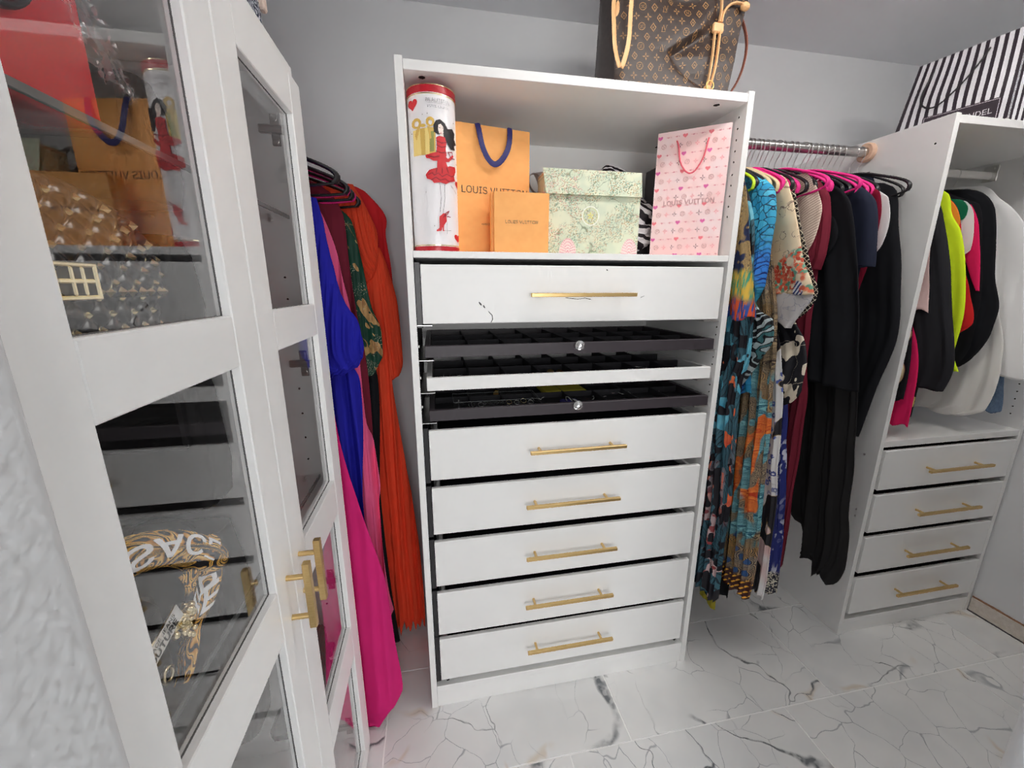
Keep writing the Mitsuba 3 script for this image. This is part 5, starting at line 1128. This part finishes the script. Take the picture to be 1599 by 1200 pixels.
for rI in range(16):
    y = 0.008 + rI * rowh
    for c in range(-1, 10):
        x = c * colw + (colw / 2 if rI % 2 else 0) + 0.008
        s_ = (rI * 3 + c * 2) % 6
        if rI % 2 == 0:
            if s_ in (0, 3): g, col = heart2(0.0072), (PK if (c + rI) % 4 < 2 else PR)
            elif s_ in (1, 5): g, col = lv(0.0095), PG
            else: g, col = arrow(0.0046), s2l(222, 148, 156)
        else:
            if s_ in (0, 3): g, col = circ(0.0082), s2l(206, 160, 158)
            elif s_ in (1, 4): g, col = star4(0.0085, 0.14), PD
            elif s_ == 2: g, col = heart2(0.0065), PR
            else: g, col = star4(0.0075, 0.24), PV
        g = mv(g, x, y).intersection(face)
        if not g.is_empty: items.append((g, col))
items.append((text_at('LOUIS VUITTON', 0.108, 0.170, 0.150, True), s2l(196, 150, 150)))
m, c = decal([(unary_union([g for g, cc in items if cc == col]), col) for col in {tuple(q[1]): q[1] for q in items}.values()], fmp, 0, 0.0006)
part(k, 'printed_pattern', m, 'print', color=c, label='printed hearts, stars and monograms')
pt = lambda a, b, h=0.0: fmp(np.array([a]), np.array([b]), np.array([h]))[0]
part(k, 'cord_handle', tube(spline([pt(0.058, 0.352, 0.001), pt(0.068, 0.32, 0.010), pt(0.078, 0.28, 0.012), pt(0.108, 0.252, 0.010), pt(0.132, 0.275, 0.012), pt(0.146, 0.32, 0.010), pt(0.150, 0.348, 0.001)], 60), 0.0024, 8), 'pink_cord', 40, 'red cord handle')
# zebra scarves and box behind
k = thing('zebra_scarf', 'crumpled black and white zebra-striped scarf behind the floral envelope bag', 'scarf')
a = blob((0.70, 0.30, 1.80), (0.085, 0.06, 0.075), 11, 0.35); part(k, 'knot', a, 'print_zebra_scarf', True)
k2 = blob((0.80, 0.30, 1.70), (0.10, 0.08, 0.085), 12, 0.35); part(k, 'fold', k2, 'print_zebra_scarf', True)
k3 = blob((0.79, 0.27, 1.645), (0.085, 0.07, 0.05), 13, 0.3); part(k, 'fold', k3, 'print_zebra_scarf', True)
single('dark_storage_box', bx(0.64, 0.905, 0.235, 0.39, ZS, 1.625, 0.004), 'soft_black', 'low black box under the zebra scarf behind the pink bag', 'box')
m = blob((0.455, 0.30, 1.80), (0.045, 0.04, 0.10), 15, 0.45, 4, 3.2)
k = thing('grey_gift_wrap', 'gathered grey tulle wrap with a bow behind the orange gift bag', 'gift wrap')
bsdf('grey_tulle', s2l(176, 170, 170), 0.6)
part(k, 'bundle', lathe([(0.0, ZS), (0.05, ZS), (0.055, ZS + 0.03), (0.05, ZS + 0.12), (0.02, ZS + 0.22), (0.012, ZS + 0.235), (0.02, ZS + 0.26), (0.03, ZS + 0.28)], 30, (0.455, 0.30, 0)), 'grey_tulle', 40)
for s_ in (-1, 1):
    t_ = np.linspace(0, 2 * np.pi, 30, endpoint=False)
    part(k, 'bow_loop', tube(np.c_[0.455 + s_ * (0.026 - 0.026 * np.cos(t_)), 0.285 + 0 * t_, ZS + 0.245 + 0.03 * np.sin(t_) + s_ * 0.01 * np.cos(t_)], 0.0016, 8, True, flat=0.011, up=(0, 1, 0)), 'grey_tulle', True)
single('green_box', bx(0.90, 0.955, 0.33, 0.42, ZS, 1.90, 0.003), 'dark_tray', 'narrow dark box standing at the back behind the pink gift bag', 'box')

# ------------------------------------------------------------------ monogram tote on top of the drawer unit
k = thing('monogram_tote', 'brown monogram canvas tote with tan leather laces on top of the drawer unit', 'handbag')
ZT = 2.0075
def toteface(u, v):
    """u 0..1 left to right, v 0..1 bottom to top of the front panel"""
    u, v = np.asarray(u, float), np.asarray(v, float)
    xl = 0.600 + 0.004 * v; xr = 0.962 + 0.075 * v
    x = xl + (xr - xl) * u; z = ZT + 0.004 + 0.345 * v
    y = 0.055 + 0.045 * v + 0.016 * (2 * u - 1) ** 4
    # the canvas is folded in along a bent crease
    cu = np.interp(v, [0.0, 0.10, 0.20, 0.33, 0.52, 0.72, 1.0], [0.80, 0.66, 0.50, 0.42, 0.66, 0.74, 0.70])
    d = u - cu
    y += 0.050 * (1 / (1 + np.exp(-d / 0.025))) * np.exp(-np.clip(d, 0, 9) / 0.20) * np.exp(-((v - 0.33) / 0.30) ** 2)
    y -= 0.012 * np.exp(-(d / 0.045) ** 2) * np.exp(-((v - 0.35) / 0.35) ** 2)
    y += 0.022 * np.exp(-((u - 0.50) / 0.13) ** 2 - ((v - 0.74) / 0.09) ** 2)
    return np.stack([x, y, z], -1)
U, V = np.meshgrid(np.linspace(0, 1, 110), np.linspace(0, 1, 100), indexing='xy')
fr_ = toteface(U, V); bk = fr_.copy(); bk[..., 1] = 0.235 - 0.02 * V + 0.015 * (1 - (2 * U - 1) ** 2)
b1 = np.concatenate([fr_[0], fr_[1:, -1], fr_[-1, -2::-1], fr_[-2:0:-1, 0]]); b2 = np.concatenate([bk[0], bk[1:, -1], bk[-1, -2::-1], bk[-2:0:-1, 0]])
mid = 0.5 * (b1 + b2); mid[:, 0] += np.where(b1[:, 0] > 0.95, 0.012, np.where(b1[:, 0] < 0.61, -0.012, 0))
part(k, 'body', cat(grid(fr_), grid(bk), grid(np.stack([b1, mid, b2]), True)), 'brown_canvas', 50)
def toteprint(a, b, h):
    p = toteface(a / 0.40, b / 0.345); e = 1e-3
    du = toteface(a / 0.40 + e, b / 0.345) - p; dv = toteface(a / 0.40, b / 0.345 + e) - p
    nn = np.cross(du, dv); nn /= np.linalg.norm(nn, axis=1, keepdims=True)
    return p + nn * h[:, None]
mono, s_ = [], 0.0115
rr = 0
faceT = sbox(0.004, 0.012, 0.396, 0.34)
for j in range(14):
    for i in range(13):
        x = 0.006 + i * 0.0345 + (0.01725 if j % 2 else 0); y = 0.014 + j * 0.0255
        t_ = (i + 2 * j) % 4 if j % 2 == 0 else (i + j) % 3
        g = (lv(s_ * 1.25), star4(s_, 0.24), circ(s_), diamond(s_ * 1.05))[t_] if j % 2 == 0 else (star4(s_ * 0.95, 0.24), diamond(s_), star4(s_ * 0.95, 0.24))[t_]
        g = mv(affinity.rotate(g, 6, origin=(0, 0)), x, y).intersection(faceT)
        if not g.is_empty: mono.append(g)
put_decal(k, 'monogram_print', [(unary_union(mono), s2l(146, 110, 74))], toteprint, edge=0.012, h=0.0009, label='tan monogram print')
tp_ = lambda u, v, h: toteprint(np.array([u * 0.40]), np.array([v * 0.345]), np.array([h]))[0]
for off in (0.0, 0.034):
    part(k, 'lace', tube(spline([tp_(0.775 + off * 1.2, 0.58, 0.006), tp_(0.778 + off * 1.1, 0.40, 0.010), tp_(0.775 + off, 0.22, 0.014), tp_(0.772 + off * 0.8, 0.06, 0.012)], 40), 0.0035, 10, flat=0.0055, up=(0, -1, 0)), 'tan_leather', 40, 'tan leather lace')
part(k, 'lace_slide', (lambda c: bx(c[0] - 0.017, c[0] + 0.017, c[1] - 0.006, c[1] + 0.006, c[2] - 0.014, c[2] + 0.012, 0.003))(tp_(0.795, 0.56, 0.008)), 'tan_leather')
part(k, 'lace', tube(spline([tp_(0.79, 0.60, 0.01), tp_(0.755, 0.72, 0.012), tp_(0.70, 0.84, 0.010)], 20), 0.0035, 10, flat=0.0055, up=(0, -1, 0)), 'tan_leather', 40)
part(k, 'lace', tube(spline([tp_(0.81, 0.60, 0.01), tp_(0.83, 0.72, 0.012), tp_(0.90, 0.75, 0.012), tp_(0.955, 0.74, 0.014)], 24), 0.0035, 10, flat=0.0055, up=(0, -1, 0)), 'tan_leather', 40)
part(k, 'toggle', blob(tp_(0.955, 0.735, 0.014), (0.014, 0.011, 0.011), 3, 0.15, 3), 'tan_leather', True)
part(k, 'lace_end', blob(tp_(0.778, 0.055, 0.012), (0.011, 0.008, 0.010), 5, 0.2, 3), 'tan_leather', True)
c = tp_(0.775, 0.02, 0.014); th24 = np.arange(28) * 2 * np.pi / 28
part(k, 'ring', tube(np.c_[c[0] + 0.012 * np.cos(th24), np.full(28, c[1] - 0.002), c[2] + 0.012 + 0.0 * th24 + 0.012 * np.sin(th24)], 0.0016, 8, True, up=(0, 1, 0)), 'gold', True, 'gold ring')
part(k, 'side_handle', tube(spline([[0.648, 0.075, 2.36], [0.635, 0.06, 2.28], [0.625, 0.045, 2.17], [0.612, 0.038, 2.075], [0.602, 0.038, 2.055], [0.594, 0.045, 2.075], [0.588, 0.065, 2.16], [0.594, 0.09, 2.23], [0.615, 0.12, 2.28], [0.64, 0.14, 2.36]], 70), 0.0075, 10, flat=0.003, up=(0.3, -1, 0)), 'tan_leather', 40, 'tan leather handle')
part(k, 'handle_tab', blob((0.611, 0.10, 2.20), (0.010, 0.006, 0.045), 8, 0.05, 3), 'tan_leather', True)
part(k, 'handle_tab', blob(tp_(0.225, 0.80, 0.004), (0.012, 0.004, 0.045), 9, 0.05, 3), 'tan_leather', True)
part(k, 'side_handle', tube(spline([[1.02, 0.15, 2.30], [1.045, 0.15, 2.265], [1.066, 0.15, 2.22], [1.068, 0.15, 2.165], [1.045, 0.15, 2.095], [1.0, 0.15, 2.045], [0.975, 0.15, 2.03]], 60), 0.0028, 10, flat=0.006, up=(0, 1, 0)), 'red_brown_leather', 40, 'reddish leather handle')
part(k, 'base_trim', tube(np.array([toteface(np.array([q]), np.array([0.012]))[0] + [0, -0.003, 0] for q in np.linspace(0.45, 1.0, 40)]), 0.004, 8), 'dark_trim', 40)

# ------------------------------------------------------------------ striped shopping bag on the wardrobe
k = thing('striped_shopping_bag', 'brown and white striped shopping bag on top of the open wardrobe', 'shopping bag')
P0, P1 = np.array([1.897, 0.262]), np.array([1.946, -0.004]); zb, zt_ = 2.0085, 2.270
dv_ = (P1 - P0) / np.linalg.norm(P1 - P0); nb = np.array([-dv_[1], dv_[0]]); Lb = np.linalg.norm(P1 - P0)   # nb points to +x (inside)
if nb[0] < 0: nb = -nb
def bagface(u, v, h=0.0):
    u, v = np.asarray(u, float), np.asarray(v, float)
    bulge = 0.012 * np.sin(np.pi * np.clip(u, 0, 1)) * np.exp(-((v - 0.45) / 0.3) ** 2) + 0.02 * (1 - v) * np.exp(-((u - 0.15) / 0.25) ** 2)
    off = -(bulge + h)
    x = P0[0] + dv_[0] * Lb * u + nb[0] * off; y = P0[1] + dv_[1] * Lb * u + nb[1] * off
    y = y + 0.045 * (1 - v) * np.exp(-np.clip(u, 0, 1) * 5)
    return np.stack([x, y, zb + (zt_ - zb) * v], -1)
U, V = np.meshgrid(np.linspace(0, 1, 60), np.linspace(0, 1, 40), indexing='xy')
F1 = bagface(U, V)
part(k, 'front', grid(F1), 'bag_stripes', True, uv=np.c_[U.ravel() * Lb + 0.02 * (0.5 - np.abs(V.ravel() - 0.5)) * np.sin(U.ravel() * 6) * 0.4, V.ravel()])
F2 = F1.copy(); F2[..., 0] += 0.13 * nb[0]; F2[..., 1] += 0.13 * nb[1]
for e_ in (0, -1):
    a, b = F1[:, e_], F2[:, e_]; mdl = 0.5 * (a + b) + np.r_[dv_ * (0.02 if e_ == 0 else -0.02), 0]
    G = np.stack([a, mdl, b], 1)
    part(k, 'gusset', grid(G), 'bag_stripes', False, uv=np.tile(np.c_[[0.0, 0.065, 0.13], [0, 0, 0]], (40, 1)))
part(k, 'back', grid(F2), 'bag_stripes', True, uv=np.c_[U.ravel() * Lb, V.ravel()])
part(k, 'base', grid(np.stack([F1[0], F2[0]])), 'paper_white')
fb = lambda a, b, h: bagface(a / Lb, b / (zt_ - zb), h)
plate = sbox(0.062, 0.003, 0.248, 0.071)
items = [(plate, s2l(56, 46, 54)), (plate.buffer(-0.003).difference(plate.buffer(-0.0045)), s2l(206, 198, 206)), (text_at('HENRI BENDEL', 0.152, 0.036, 0.160), s2l(226, 222, 226))]
put_decal(k, 'name_plate', items, fb, edge=0.012, h=0.0012, label='dark name plate with white letters')
cp = [bagface(np.array([a]), np.array([b]), c_)[0] for a, b, c_ in ((0.19, 0.86, 0.002), (0.16, 0.60, 0.008), (0.21, 0.42, 0.012), (0.31, 0.36, 0.012), (0.45, 0.45, 0.012), (0.60, 0.66, 0.010), (0.70, 0.90, 0.002))]
part(k, 'cord_handle', tube(spline(cp, 60), 0.0026, 8), 'soft_black', 40, 'black cord handle')
